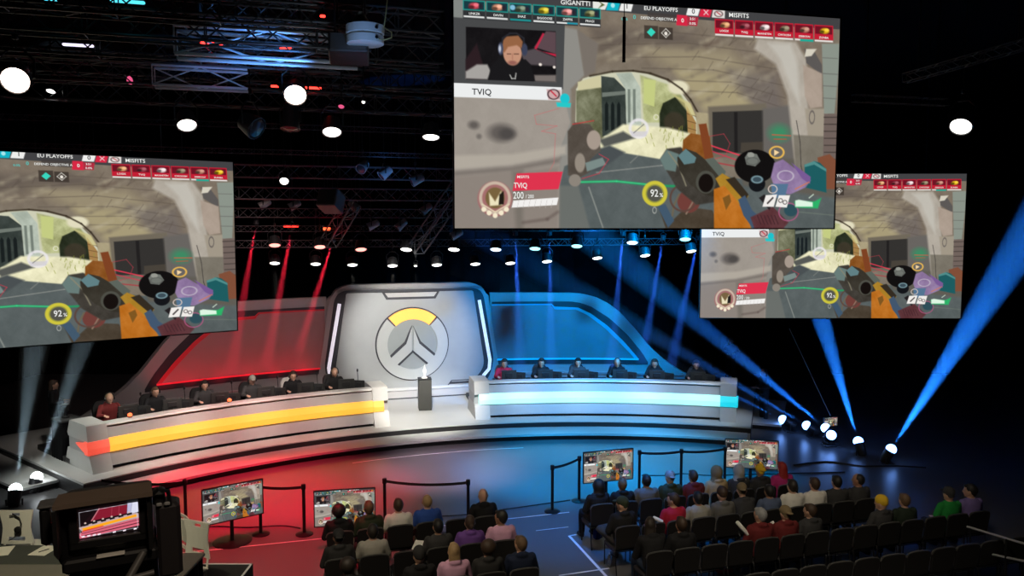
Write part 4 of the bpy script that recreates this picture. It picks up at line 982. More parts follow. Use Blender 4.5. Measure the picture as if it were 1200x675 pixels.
M_cl = {k: cloth(v) for k, v in dict(black=(.014, .014, .015), shoe=(.03, .03, .032), white=(.72, .70, .64), blue=(.03, .08, .32), grey=(.13, .125, .115), olive=(.035, .045, .025), dgreen=(.02, .03, .02), lgrey=(.33, .32, .28), purple=(.16, .07, .30),
    pink=(.60, .34, .48), navy=(.012, .018, .04), red=(.45, .02, .05), beige=(.42, .32, .18), dgrey=(.045, .045, .046), green=(.02, .25, .05), lilac=(.20, .15, .38), bluegrey=(.09, .12, .20), brown=(.06, .035, .022), magenta=(.42, .03, .16), yellow=(.7, .45, .03), teal=(.05, .18, .2), khaki=(.20, .15, .08), charcoal=(.03, .03, .03), whiteshoe=(.7, .7, .68), denim=(.03, .045, .08), redblack=(.14, .02, .02)).items()}
PROTO = {}
for nm, kw in dict(a0=dict(kind='seat'), a1=dict(kind='seat', yaw=.45), a2=dict(kind='lean', yaw=-.4), s0=dict(kind='seat', sleeves='short'), s1=dict(kind='seat', sleeves='short', yaw=.7), lc=dict(kind='legs_crossed'), pl=dict(kind='player', bits=['short_hair', 'crop_hair', 'cap'], headset=True), sd=dict(kind='standing', bits=['short_hair', 'crop_hair', 'long_hair'])).items():
    PROTO[nm] = person_proto(**kw)
def put_person(pr, loc, rz, label, group, skin=None, shirt='black', trousers='black', hair=('short_hair', 'brown'), shoe='shoe', scale=None):
    mats = {'body': skin or M_skin, 'shirt': M_cl[shirt], 'trousers': M_cl[trousers], 'shoe': M_cl[shoe]}
    for h in HAIRS: mats[h] = None
    if hair:
        n, c = hair; mats[n] = M_hair.get(c) or M_cl[c]
    return dup(PROTO[pr], loc, rz, label, group, mats, scale=scale)
# ------------------------------------------------------------------ audience chairs
RA = rad(16.2)
TA = Vector((math.cos(RA), math.sin(RA), 0)); NA = Vector((-math.sin(RA), math.cos(RA), 0))
def A_(u, n, z=0): return TA*u + NA*n + Vector((0, 0, z))
ch0 = thing('banquet_chair', 'x', 'chair')   # back at y=0, seat towards +y
def cpart(nm, b, m, smooth=False): return b.build(nm, m, ch0, smooth)
b = MB(); b.rbox((0, .26, .43), (.45, .44, .075), .022); cpart('seat', b, M_chair)
b = MB(); xs = [-.225, -.215, -.19, -.1, 0, .1, .19, .215, .225]; zt = [.77, .82, .845, .858, .86, .858, .845, .82, .77]
prof = [(x, z) for x, z in zip(xs, zt)]+[(.21, .46), (-.21, .46)]
b.prism(prof, lambda x, z: Vector((x, -.005-(z-.45)*.12-.03*(1-(x/.23)**2)*0, z)), lambda x, z: Vector((x*.96, .045-(z-.45)*.12, z-.004))); bk = cpart('backrest', b, M_chair)
b = MB(); b.tube([Vector((x, .02-(z-.45)*.12, z+.004)) for x, z in zip(xs, zt)], .012, 6); b.build('back_edge', M_chairedge, bk, True)
for sx in (-1, 1):
    b = MB(); b.tube([(sx*.205, .47, .40), (sx*.205, .48, .0)], .011, 8); cpart('leg', b, M_blkmetal)
    b = MB(); b.tube([(sx*.205, .06, .44), (sx*.205, .03, .40), (sx*.205, -.04, .0)], .011, 8); cpart('leg', b, M_blkmetal)
b = MB(); b.tube([(-.205, .05, .385), (.205, .05, .385), (.205, .46, .385), (-.205, .46, .385)], .010, 8, close=True); cpart('seat_frame', b, M_blkmetal)
rows = [('left', 0, 13.37, [.85, 1.36, 1.87, 2.38, 2.89, 3.40]), ('left', 1, 12.24, [.77, 1.30, 1.83, 2.36, 2.89, 3.42]), ('left', 2, 11.11, [.82, 1.34, 1.86, 2.38, 2.90, 3.42]),
        ('right', 0, 13.37, [5.62+.5*i for i in range(9)]), ('right', 1, 12.24, [5.62+.49*i for i in range(11)]), ('right', 2, 11.11, [5.66+.49*i for i in range(14)]), ('right', 3, 9.98, [5.7+.49*i for i in range(16)])]
ordn = ['front', 'second', 'third', 'back']; used = set()
people = {
 ('left', 0): {0: ('person with a round black afro and black jacket, seated before the second floor television', 'a0', 'black', ('round_hair', 'black'), 3), 1: ('person with short light-brown hair and dark green jacket in the front left row', 'a0', 'olive', ('short_hair', 'lbrown'), 1),
   2: ('person with thick brown hair in a white t-shirt, left block front row', 's0', 'white', ('short_hair', 'brown'), 1), 3: ('balding fair-haired person in a blue shirt, left block front row', 's0', 'blue', ('crop_hair', 'blond'), 1), 5: ('bald person in a black shirt at the right end of the left front row', 'a0', 'black', None, 1)},
 ('left', 1): {0: ('person in a black cap and black hoodie, second row, left end of the left block', 'a0', 'charcoal', ('backward_cap', 'charcoal'), 2), 1: ('person with dark curly hair and light grey patterned shirt, second row left block', 's0', 'lgrey', ('short_hair', 'dark'), 1),
   3: ('person with black hair and charcoal t-shirt sitting left of the purple hoodie', 's0', 'dgrey', ('short_hair', 'black'), 2), 4: ('person with reddish-brown tied hair in a purple hoodie', 'a0', 'purple', ('bun_hair', 'brown'), 1), 5: ('person with short black hair in a pink and white shirt, looking left', 's1', 'pink', ('short_hair', 'black'), 2)},
 ('left', 2): {0: ('person with black curly hair at the bottom edge, below the black hoodie', 'a0', 'black', ('round_hair', 'dark'), 2), 2: ('person in a dark grey beanie at the bottom edge of the left block', 'a0', 'black', ('beanie', 'charcoal'), 1), 3: ('person with long blond hair and pale pink top at the bottom edge', 'a0', 'pink', ('long_hair', 'blond'), 1),
   4: ('person in a dark olive-black hoodie with messy brown hair, below the purple hoodie', 'a1', 'charcoal', ('round_hair', 'brown'), 1), 5: ('person in a navy suit jacket with light-brown hair, at the aisle', 'a1', 'navy', ('short_hair', 'lbrown'), 1)},
 ('right', 0): {0: ('person all in black with black hair covering, front right row at the aisle', 'a1', 'black', ('hood', 'black'), 3), 1: ('person with ginger-brown hair in black, in front of the blue-floor television', 'a0', 'black', ('short_hair', 'lbrown'), 1), 2: ('person with short black hair in a grey-brown shirt, front right row', 's0', 'grey', ('short_hair', 'black'), 2),
   3: ('person in a grey backward cap and olive hoodie, front right row', 'a0', 'olive', ('backward_cap', 'grey'), 1), 4: ('person with brown hair and dark red-black jacket, front right row', 'a0', 'redblack', ('short_hair', 'brown'), 1), 5: ('person wrapped in a beige hooded cloak, front right row', 'a0', 'beige', ('hood', 'khaki'), 2),
   6: ('person with dark red headwear, pale scarf and grey jacket, front right row', 'a0', 'dgrey', ('hood', 'lgrey'), 3), 7: ('person in a black and yellow cap, just left of the red-haired spectator', 'a0', 'charcoal', ('backward_cap', 'yellow'), 2), 8: ('person with red hair and a magenta top, right end of the front row', 's0', 'magenta', ('long_hair', 'red'), 1)},
 ('right', 1): {0: ('person in a camouflage-green cap sitting with one leg crossed at the aisle', 'lc', 'black', ('cap', 'olive'), 1), 2: ('person with dark brown hair in a crimson shirt, second row right block', 's1', 'red', ('short_hair', 'brown'), 1), 3: ('person with black hair in white, between the crimson shirt and the brown beanie', 's0', 'lgrey', ('short_hair', 'black'), 2),
   4: ('person in a dark brown beanie and grey top, second row right block', 'a0', 'grey', ('beanie', 'brown'), 1), 5: ('person in a pale green-beige cap, leaning forward in the second right row', 'a2', 'dgrey', ('backward_cap', 'khaki'), 1), 6: ('person with black hair in a blue-grey shirt, second row right block', 's0', 'bluegrey', ('short_hair', 'black'), 2),
   7: ('person with dark hair in a plain white shirt, left one of the two white shirts', 's0', 'white', ('short_hair', 'dark'), 1), 8: ('person with brown hair in a white t-shirt, right one of the two white shirts', 's0', 'white', ('short_hair', 'brown'), 1), 9: ('person with black hair in a grey-green shirt, right of the white t-shirts', 's0', 'dgrey', ('short_hair', 'black'), 1), 10: ('person in grey-green, black hair, at the right end of the second row', 's1', 'dgrey', ('crop_hair', 'black'), 2)},
 ('right', 2): {0: ('person with dark hair in black, leaning left near the aisle, third right row', 'a2', 'black', ('long_hair', 'dark'), 1), 1: ('person with brown hair in black, second from the aisle, third right row', 'a0', 'black', ('short_hair', 'brown'), 1), 4: ('grey-haired person in dark red, just right of the white inflatable stick', 'a1', 'redblack', ('short_hair', 'grey'), 1),
   5: ('person in a golden-brown cap and dark red top, third right row', 'a0', 'redblack', ('backward_cap', 'khaki'), 1), 6: ('person with brown hair and dark blue-grey jacket, third right row', 'a1', 'dgrey', ('short_hair', 'brown'), 1), 9: ('person in a yellow and dark beanie with long brown hair', 'a1', 'dgrey', ('beanie', 'yellow'), 1), 10: ('person with ginger-blond hair in a dark green shirt, third right row', 's0', 'dgreen', ('short_hair', 'lbrown'), 1),
   12: ('person in a bright green shirt with dark cap, far right of the seats', 's0', 'green', ('cap', 'dgrey'), 1), 13: ('person in a lilac-purple shirt, last one at the right of the seats', 's1', 'lilac', ('short_hair', 'black'), 1)}}
words = ['first', 'second', 'third', 'fourth', 'fifth', 'sixth', 'seventh', 'eighth', 'ninth', 'tenth', 'eleventh', 'twelfth', 'thirteenth', 'fourteenth', 'fifteenth', 'sixteenth']
first = True
for blk, ri_, N, us in rows:
    pd = people.get((blk, ri_), {})
    for i, u in enumerate(us):
        occ = pd.get(i)
        wd = words[i]+' seat from the '+('left' if blk == 'left' else 'aisle')
        lab = 'black chair, %s, %s row of the %s block' % (wd, ordn[ri_], blk)
        p = A_(u, N); grp = 'black chairs of the %s seating block' % blk
        rz = RA+rng.uniform(-.02, .02)
        if first: ch0.location = p; ch0.rotation_euler = (0, 0, rz); ch0['label'] = lab; ch0['group'] = grp; first = False
        else: dup(ch0, p, rz, lab, grp)
        if occ:
            lb, pr, shirt, hair, sk = occ
            sc = 1+rng.uniform(-.03, .03)
            q = A_(u, N+.175) - Vector((0, 0, .065*sc-.0))
            q.z = 0
            put_person(pr, q, rz+rng.uniform(-.08, .08), lb, 'spectators in the %s seating block' % blk, (None, None, M_skin2, M_skin3)[sk] if sk > 1 else M_skin, shirt, rng.choice(['black', 'dgrey', 'denim', 'navy']), hair, scale=sc)
# inflatable sticks and papers held in the rows
def bat(a, bpt, label):
    a, bpt = Vector(a), Vector(bpt); t = thing('inflatable_stick', label, 'cheering stick', a)
    d = bpt-a; P = [a+d*k for k in (0, .02, .06, .5, .94, .98, 1)]; MB().tube(P, [.008, .026, .034, .036, .034, .026, .008], 12).build('tube', M_white, t, True)
bat(at(877, 627, Y=12.9), at(863, 611, Y=12.95), 'white inflatable cheering stick held up before the grey-haired spectator')
bat(at(777, 612, Y=13.55), at(765, 606, Y=13.6), 'white rolled stick held over the chair back beside the crimson shirt')
bat(at(911, 622, Y=13.1), at(904, 611, Y=13.15), 'thin white and pink stick held near the golden-brown cap')
bat(at(708, 586, Y=15.0), at(703, 579, Y=15.0), 'small white rolled item in front of the ginger-haired spectator')
M_clear = mat('clear_bottle', (.5, .55, .6), .1, noise=0); M_clear.node_tree.nodes['Principled BSDF'].inputs['Transmission Weight'].default_value = .8
q = at(714, 664, z=0); t = thing('plastic_bottle', 'clear plastic bottle standing on the floor beside the aisle chair', 'bottle', q)
MB().lathe([(.03, 0), (.034, .01), (.034, .16), (.028, .19), (.013, .215), (.013, .23)], 16, c=q).build('bottle_body', M_clear, t, True); MB().lathe([(.015, .23), (.015, .25)], 12, c=q).build('cap', M_white, t)
def bag(px, py, m, d, rz, name, label):
    q = at(px, py, z=0); t = thing(name, label, 'bag', q, rz); M3 = Matrix.Rotation(rz, 3, 'Z')
    MB().rbox(q+Vector((0, 0, d[2]/2)), d, .04, M3).build('sack', m, t); MB().tube([q+M3 @ Vector((-.07, 0, d[2]-.01)), q+M3 @ Vector((-.05, 0, d[2]+.08)), q+M3 @ Vector((.05, 0, d[2]+.08)), q+M3 @ Vector((.07, 0, d[2]-.01))], .008, 6).build('handle', m, t)
bag(849, 672, cloth((.55, .05, .03)), (.30, .16, .12), .3, 'bag', 'bright red bag lying on the floor under the third right row')
bag(700, 632, cloth((.02, .05, .28)), (.16, .12, .22), .2, 'bag', 'small blue bag on the floor by the feet of the cross-legged spectator')
def leaflet(u, n, z, rz, label, sz=(.16, .22)):
    q = A_(u, n, z); t = thing('leaflet', label, 'paper', q, rz); M3 = Matrix.Rotation(rz, 3, 'Z') @ Matrix.Rotation(.35, 3, 'X')
    MB().box(q, (sz[0], sz[1], .006), 0, M3).build('sheet', M_white, t)
leaflet(.62, 12.55, .62, RA+.6, 'white leaflet at the left end of the second left row, beside the black hoodie', (.12, .30)); leaflet(2.08, 12.75, .72, RA-.5, 'white folded leaflet held left of the person in the charcoal t-shirt'); leaflet(3.12, 13.75, .66, RA+.2, 'small white leaflet on the seat left of the bald spectator', (.14, .12))
# ------------------------------------------------------------------ players at the desks
gc0 = thing('gaming_chair', 'x', 'chair')     # faces +y towards the desk
def gpart(nm, b, m, par=gc0, sm=False): return b.build(nm, m, par, sm)
b = MB(); b.rbox((0, .0, .46), (.50, .50, .09), .03); gpart('seat', b, M_blkplastic)
b = MB(); pr_ = rounded([(-.20, .50), (-.25, .78), (-.24, .96), (-.16, 1.08), (.16, 1.08), (.24, .96), (.25, .78), (.20, .50)], [.02, .1, .05, .06, .06, .05, .1, .02], 4)
b.prism(pr_, lambda x, z: Vector((x, -.27-(z-.5)*.15, z)), lambda x, z: Vector((x*.96, -.19-(z-.5)*.15, z))); gpart('backrest', b, M_blkplastic)
for s in (-1, 1):
    b = MB(); b.tube([(s*.24, -.1, .46), (s*.30, -.1, .48), (s*.30, -.1, .66)], .016, 8); a = gpart('armrest', b, M_blkmetal); b = MB(); b.rbox((s*.30, -.05, .68), (.08, .26, .03), .01); b.build('arm_pad', M_blkplastic, a)
b = MB(); b.tube([(0, 0, .08), (0, 0, .42)], .03, 12); gpart('gas_column', b, M_blkmetal)
b = MB()
for k in range(5): q = 2*math.pi*k/5; b.tube([(0, 0, .10), (.28*math.cos(q), .28*math.sin(q), .06)], [.03, .018], 8)
gpart('star_base', b, M_blkmetal)
for k in range(5):
    q = 2*math.pi*k/5; b = MB(); b.lathe([(.02, -.02), (.03, -.015), (.03, .015), (.02, .02)], 10, Matrix.Rotation(math.pi/2, 3, 'X'), (.28*math.cos(q), .28*math.sin(q), .031)); gpart('castor', b, M_blkplastic)
def monitor_proto(name, W_, H_, lift):
    t = thing(name, 'x', 'monitor')
    b = MB(); b.rbox((0, 0, lift+H_/2), (W_, .035, H_), .012); s = b.build('housing', mat('monitor_shell', (.018, .019, .018), .5, noise=.1), t)
    b = MB(); b.box((0, -.0185, lift+H_/2), (W_-.03, .002, H_-.03)); b.build('display', emis('monitor_glow', (.5, .6, .7), .5), s)
    b = MB(); b.rbox((0, .03, lift+H_/2), (W_*.5, .04, H_*.45), .01); b.build('rear_bulge', M_blkplastic, s)
    b = MB(); b.rbox((0, .04, lift*.5+.06), (.05, .03, lift+.10), .006); b.build('neck', M_blkplastic, t)
    b = MB(); b.rbox((0, .02, .008), (.24, .2, .016), .006); b.build('foot', M_blkplastic, t)
    return t
mon0 = monitor_proto('computer_monitor', .46, .30, .09)
arm0 = thing('microphone_arm', 'x', 'microphone')
MB().lathe([(.04, 0), (.04, .02), (.012, .04)], 12).build('clamp_base', M_blkmetal, arm0, True)
MB().tube([(0, 0, .03), (0, .02, .34), (.02, .05, .56)], .009, 8).build('arm', M_blkmetal, arm0, True)
MB().lathe([(.018, 0), (.026, .015), (.026, .07), (.012, .085)], 12, None, (.02, .05, .55)).build('microphone_head', M_blkplastic, arm0, True)
# theta of each player's seat, left desk then right desk
def th_of(px, py, r=17.0):
    d = at(px, py, Y=1.0)-Vector((0, 0, CAM_H)); C = SO; a = d.x**2+d.y**2; b_ = -2*(d.x*C.x+d.y*C.y); c = C.x**2+C.y**2-r*r
    t = (-b_+math.sqrt(b_*b_-4*a*c))/(2*a); x, y = d.x*t-C.x, d.y*t-C.y; return math.degrees(math.atan2(-x, y))-16.8
pl = [(126, 466, 'player at the left desk nearest its outer end, in a black and red jersey', 'redblack', ('crop_hair', 'blond')), (180, 462, 'player in black, second from the outer end of the left desk', 'black', ('short_hair', 'lbrown')), (238, 453, 'player in dark grey with dark hair, third from the outer end of the left desk', 'dgrey', ('short_hair', 'dark')),
      (294, 446, 'player in a pale grey cap at the left desk', 'dgrey', ('cap', 'lgrey')), (342, 441, 'bearded player in a black t-shirt in front of a white chair, left desk', 'black', ('short_hair', 'brown')), (391, 438, 'player at the left desk nearest the podium, in black', 'black', ('crop_hair', 'blond')),
      (590.5, 428, 'player at the right desk nearest the podium, with a red-pink sleeve', 'red', ('short_hair', 'brown')), (634, 428, 'player with dark hair, second from the podium at the right desk', 'black', ('short_hair', 'dark')), (677, 427, 'player sitting in a dark chair, third from the podium at the right desk', 'dgrey', ('short_hair', 'black')),
      (723, 430, 'player with blond hair sitting low, fourth from the podium at the right desk', 'black', ('crop_hair', 'blond')), (767, 428, 'player with thick brown hair, fifth from the podium at the right desk', 'black', ('short_hair', 'brown')), (816, 429, 'player with a blue-lit face, at the outer end of the right desk', 'charcoal', ('short_hair', 'dark'))]
M_whchair = mat('white_seat', (.6, .58, .54), .5)
f1 = f2 = f3 = f4 = True
for i, (px, py, lab, shirt, hair) in enumerate(pl):
    left = i < 6; th = th_of(px, py, 17.0); side = 'left' if left else 'right'; k = (6-i) if left else (i-5)
    zf = .47; face = SA+rad(th)+math.pi                    # towards the audience
    q = POL(th, 16.98, zf)
    mats = None
    put_person('pl', q, face, lab, 'players at the %s desk' % side, M_skin, shirt, 'black', hair, scale=1.07)
    ww = words[k-1]+' from the podium at the %s desk' % side
    c = dup(gc0, POL(th, 17.1, zf), face, ('white' if i == 4 else 'black')+' gaming chair, '+ww, None if i == 4 else 'black gaming chairs at the %s desk' % side, {'backrest': M_whchair if i == 4 else M_blkplastic})
    off = -.55 if left else -.15; zt = Z+.88
    dup(mon0, POL(th+off, 16.10, zt), face+(-.12 if left else .05), 'main computer monitor, seen from behind, '+ww, 'computer monitors on the %s desk' % side)
    dup(mon0, POL(th+off-(1.38 if left else 1.25), 16.20, zt), face+(-.65 if left else -.5), 'angled second monitor, seen from behind, '+ww, 'computer monitors on the %s desk' % side, scale=.78)
    if left: dup(arm0, POL(th-1.9, 16.3, zt), face, 'thin black microphone arm, '+ww, 'microphone arms on the left desk')
for o in (gc0, mon0, arm0): drop(o)
KID.clear()
# small glowing lamps on the left desk
for px, py, lab in ((151, 483, 'orange-red glowing lamp beside the outermost player of the left desk'), (268, 467, 'orange-red glowing lamp beside the capped player of the left desk')):
    q = POL(th_of(px, py, 15.72), 15.66, Z+1.06); t = thing('glow_lamp', lab, 'lamp', q)
    MB().lathe([(.05, 0), (.055, .02), (.04, .03)], 14, c=q).build('base', M_blkplastic, t, True)
    MB().lathe([(.045, .03), (.055, .06), (.045, .09), (.015, .105)], 14, c=q).build('lens', emis('orange_glow', (1, .12, .03), 3), t, True)
# ------------------------------------------------------------------ the standing technicians and the draped table
put_person('sd', POL(32.2, 18.5, .34), SA-rad(80), 'person in black standing behind the black draped table at the stage end', None, M_skin, 'black', 'black', ('long_hair', 'brown'))
tb = thing('draped_table', 'small table with a black floor-length cloth beside the left desk end', 'table', POL(35.0, 16.1, .34) if False else at(80, 535, z=.34), SA+rad(34))
Mt = WM(tb)
b = MB(); n = 48; vs = []
for z, k in ((0, 1.06), (.45, 1.02), (.93, 1.0)):
    for i in range(n):
        q = 2*math.pi*i/n; x = max(-1, min(1, 1.35*math.cos(q)))*.24; y = max(-1, min(1, 1.35*math.sin(q)))*.30; f = 1+(.05*math.sin(i*2.2))*(1-z/.93)
        vs.append(Mt @ Vector((x*k*f, y*k*f, z)))
b.add(vs, [(j*n+i, j*n+(i+1) % n, (j+1)*n+(i+1) % n, (j+1)*n+i) for j in range(2) for i in range(n)]+[list(range(n)), list(range(2*n, 3*n))]); b.build('cloth_skirt', M_black, tb, True)
b = MB(); b.rbox(Mt @ Vector((0, 0, .95)), (.52, .62, .04), .008, Mt.to_3x3()); b.build('table_top', mat('table_top_dark', (.05, .05, .05), .4), tb)
q = Mt @ Vector((0, .05, .97)); t = thing('table_fan', 'small black device standing on the black draped table', 'device', q)
MB().lathe([(.09, 0), (.09, .03), (.04, .05), (.035, .16)], 16, c=q).build('foot', M_blkplastic, t, True)
MB().rbox(q+Vector((0, 0, .24)), (.2, .12, .18), .03).build('casing', M_blkmetal, t)
MB().rbox(q+Vector((0, 0, .335)), (.17, .10, .012), .004).build('lid', mat('lid_grey', (.3, .3, .3), .4), t)
put_person('sd', at(861, 452, z=.34) + Vector((0, .6, 0)), SA+rad(150), 'person in dark clothes standing behind the outer end of the right desk', None, M_skin, 'navy', 'black', ('short_hair', 'dark'), scale=.96)
put_person('sd', Vector((at(905, 505, z=0).x, 23.8, 0)), rad(100), 'dark-clothed person standing on the floor right of the stage steps', None, M_skin2, 'black', 'black', ('crop_hair', 'black'))
for k in PROTO.values(): drop(k)
# ------------------------------------------------------------------ rigging
M_alu = mat('aluminium_truss', (.42, .43, .45), .35, .5, noise=.1)
M_alu2 = mat('bright_aluminium_truss', (.75, .76, .78), .35, .2, noise=.05)
M_truss = mat('black_truss', (.075, .075, .078), .45, .3, noise=.2)
M_can = mat('black_lamp_can', (.03, .03, .032), .45, .3, noise=.1)
M_greycan = mat('grey_lamp_can', (.45, .42, .42), .4, .2, noise=.1)
def truss(A, B, s, m, label, pitch=None, cat='truss', drops=True):
    A, B = Vector(A), Vector(B); d = (B-A); L = d.length; d.normalize(); side = d.cross(Vector((0, 0, 1))).normalized()*s/2; up = side.cross(d).normalized()*s/2
    t = thing('lighting_truss', label, cat, (A+B)/2, math.atan2(d.y, d.x))
    cs = [side+up, side-up, -side-up, -side+up]; r = s*(.072 if m is M_alu2 else .06)
    for c in cs: MB().tube([A+c, B+c], r, 6).build('chord', m, t)
    n = max(2, round(L/(pitch or s*1.05))); b = MB()
    for j in ((0, 2) if m is M_alu2 else range(4)):
        c0, c1 = cs[j], cs[(j+1) % 4]
        for i in range(n):
            p, q = A+d*L*i/n, A+d*L*(i+1)/n
            b.tube([p+(c0 if i % 2 else c1), q+(c1 if i % 2 else c0)], r*.55, 4, cap=False)
            if i % 4 == 0: b.tube([p+c0, p+c1], r*.5, 4, cap=False)
    b.build('lattice', m, t)
    if drops:
        for k in (.12, .88):
            p = A+d*L*k+up; b = MB(); b.tube([p, Vector((p.x, p.y, 11))], .012, 6); b.build('hanging_chain', M_blkmetal, t)
    return t
def tpx(px, py, Y, u0, u1, s, m, label, **k):
    P = at(px, py, Y=Y); return truss(P+RI*u0, P+RI*u1, s, m, label, **k)
tpx(300, 55, 10, -.92, 1.25, .33, M_alu2, 'silver box truss lit blue, hanging at the upper left above the bright warm lamp', pitch=.9)
tpx(236, 92, 11, -.6, .6, .26, M_alu2, 'lower silver box truss lit blue, ending left of the bright warm lamp', pitch=.5)
for px, py, Y, u0, u1, s, lab in (
    (120, 4, 8.6, -4, 2.2, .25, 'dark truss along the top picture edge at the upper left'),
    (120, 27, 9.2, -4, 3, .30, 'dark truss second from the top at the upper left'),
    (90, 52, 10, -4.5, 3.2, .28, 'dark truss level with the blue-lit truss at the far left'),
    (90, 84, 11.5, -5.5, 4, .28, 'dark truss passing behind the pink lamp at the left'),
    (420, 22, 11, -2, 1.15, .30, 'dark truss above the round drum at the top'),
    (440, 60, 12, -2.6, 1.0, .30, 'dark truss behind the dark box and drum'),
    (440, 92, 13.5, -6.5, 2.2, .32, 'dark truss just above the lit white lamps'),
    (440, 122, 15.5, -8, 3, .32, 'dark truss behind the two white lamps beside the largest screen'),
    (440, 152, 17.5, -10.5, 3, .10, 'slim dark truss at the height of the white lamps beside the largest screen'),
    (430, 181, 19, -11, 8, .10, 'slim dark truss passing just over the blue-lit lamps'),
    (430, 203, 20.4, -9.5, 7.5, .30, 'dark truss at the height of the left screen top, behind the blue-lit lamps'),
    (430, 228, 21.4, -9.5, 8, .30, 'dark truss behind the hanging square box'),
    (430, 250, 22.4, -9.5, 10, .24, 'dark truss carrying the row of switched-off lamps'),
    (430, 268, 23.0, -9.5, 11, .16, 'thin dark truss with the small red glowing lamps'),
    (470, 285, 23.6, -9, 12, .20, 'lowest dark truss just above the row of stage lamps')):
    tpx(px, py, Y, u0, u1, s, M_truss, lab)
truss(at(488, 292, Y=22.2), at(548, 205, Y=20.8), .34, M_truss, 'dark truss rising at an angle beside the lower left corner of the largest screen', drops=False)
truss(at(385, 285, Y=22.2), at(412, 240, Y=21.5), .34, M_truss, 'short dark truss rising at an angle, lit red, below the hanging square box', drops=False)
truss(at(1000, 115, Y=14), at(1110, 120, Y=14.5), .12, M_truss, 'faint slim truss at the right of the largest screen')
truss(at(1060, 92, Y=13), at(1215, 48, Y=11.5), .14, M_truss, 'faint slanting truss at the upper right')
# lamps
def lamp(loc, d, R, lens, label, group=None, can=None, es=None, yoke=True, L=1.7):
    d = Vector(d).normalized(); loc = Vector(loc); q = d.to_track_quat('-Z', 'Y').to_matrix()
    t = thing('stage_lamp', label, 'stage lamp', loc)
    cm = can or M_can
    b = MB(); b.lathe([(R*1.12, 0), (R*1.12, -.012), (R*1.0, -.012), (R*.98, .03), (R*1.08, .03)][::1] if False else [(R*.5, R*L), (R*.85, R*L*.9), (R*1.05, R*.5), (R*1.12, 0), (R*1.12, -.02), (R*1.02, -.02), (R*1.0, .0)], 18, q, loc); b.build('housing', cm, t, True)
    b = MB(); b.lathe([(R*.98, -.002), (R*.9, -.018), (R*.5, -.032), (.003, -.036)], 18, q, loc); b.build('lens', lens, t, True)
    if yoke:
        x = q @ Vector((1, 0, 0)); c = loc - d*R*.7; top = c+Vector((0, 0, R*2.1))
        b = MB(); b.tube([c+x*R*1.15, c+x*R*1.2+Vector((0, 0, R*1.4)), top+x*R*.5, top-x*R*.5, c-x*R*1.2+Vector((0, 0, R*1.4)), c-x*R*1.15], .014, 6); b.build('yoke', M_blkmetal, t)
        b = MB(); b.tube([top, Vector((top.x, top.y, 11.02))], .009, 6); b.rbox(top+Vector((0, 0, .15)), (.06, .06, .08), .01); b.build('clamp', M_blkmetal, t)
    return t
L_warm = emis('warm_lens', (1, .80, .68), 6); L_wh = emis('white_lens', (1, .98, .92), 4); L_red = emis('red_lens', (1, .30, .25), 2.6); L_cy = emis('cyan_lens', (.35, .95, 1), 2.2); L_bl = emis('blue_white_lens', (.6, .8, 1), 3.2); L_off = mat('dark_lens', (.05, .05, .055), .2); L_pink = emis('pink_lens', (1, .12, .3), .8)
for px, py, r, Y, d, ln, lab in ((18, 94, 15, 9, (.35, -1, -.55), L_warm, 'very bright warm lamp at the far left edge above the left screen'), (346, 111, 12.5, 10.5, (.25, -1, -.75), L_warm, 'very bright warm lamp below the blue-lit truss'),
    (219, 146, 10.5, 11.5, (.35, -.6, -1), L_wh, 'white lamp tilted right, above the top right of the left screen'), (389, 154, 10.5, 12.5, (.1, -.5, -1), L_wh, 'white lamp right of and below the bright warm lamp'), (505, 160, 9.5, 14, (0, -.28, -1), L_wh, 'white lamp closest to the left edge of the largest screen'),
    (60, 106, 5, 14, (0, -.4, -1), L_wh, 'small white lamp right of the far left bright lamp'), (333, 212, 5, 17, (.2, -1, -.8), L_wh, 'small white lamp right of the left screen top corner'), (1126, 148, 11.5, 13, (-.55, -.62, -.8), L_wh, 'single white lamp in the dark at the upper right'),
    (153, 94, 5, 12, (-.4, -1, -.3), L_pink, 'small pink-lensed lamp above the left screen'), (400, 124, 3.5, 12, (0, -.7, -1), L_pink, 'tiny pink-lensed lamp right of the bright warm lamp'), (426, 119, 2, 12, (0, -1, -1), L_wh, 'tiny white lamp near the pink one') ):
    P = at(px, py, Y=Y); lamp(P, d, r*Y/FPX/1.0, ln, lab)
    tp = P+Vector((0, 0, .5))
ra = [(322, 287, L_red), (375, 289, L_red), (423, 292, L_red), (476, 292, L_wh), (532, 292, L_wh), (581, 292, L_bl), (627, 291, L_cy), (676, 288, L_cy), (741, 284, L_bl), (803, 280, L_cy)]
nmc = {id(L_red): 'red-white', id(L_wh): 'white', id(L_cy): 'cyan', id(L_bl): 'blue-white'}
for i, (px, py, ln) in enumerate(ra): lamp(at(px, py, Y=22.2), (.12 if i < 3 else -.05, -.40, -1), .155, ln, '%s lamp, %s from the left in the upper row over the stage' % (nmc[id(ln)], words[i]), 'upper row of lamps over the stage')
rb = [(322, 308), (370, 309), (413, 310), (460, 311), (512, 310), (557, 309), (598, 308), (641, 306), (700, 302), (756, 299), (810, 294)]
for i, (px, py) in enumerate(rb): lamp(at(px, py, Y=23.4), (.08, -.36, -1), .145, L_wh, 'white lamp, %s from the left in the lower row over the backdrop' % words[i], 'lower row of lamps over the backdrop')
lamp(at(487, 311, Y=23.4), (0, -.5, -1), .05, L_wh, 'tiny white lamp between the fourth and fifth lamps of the lower row')
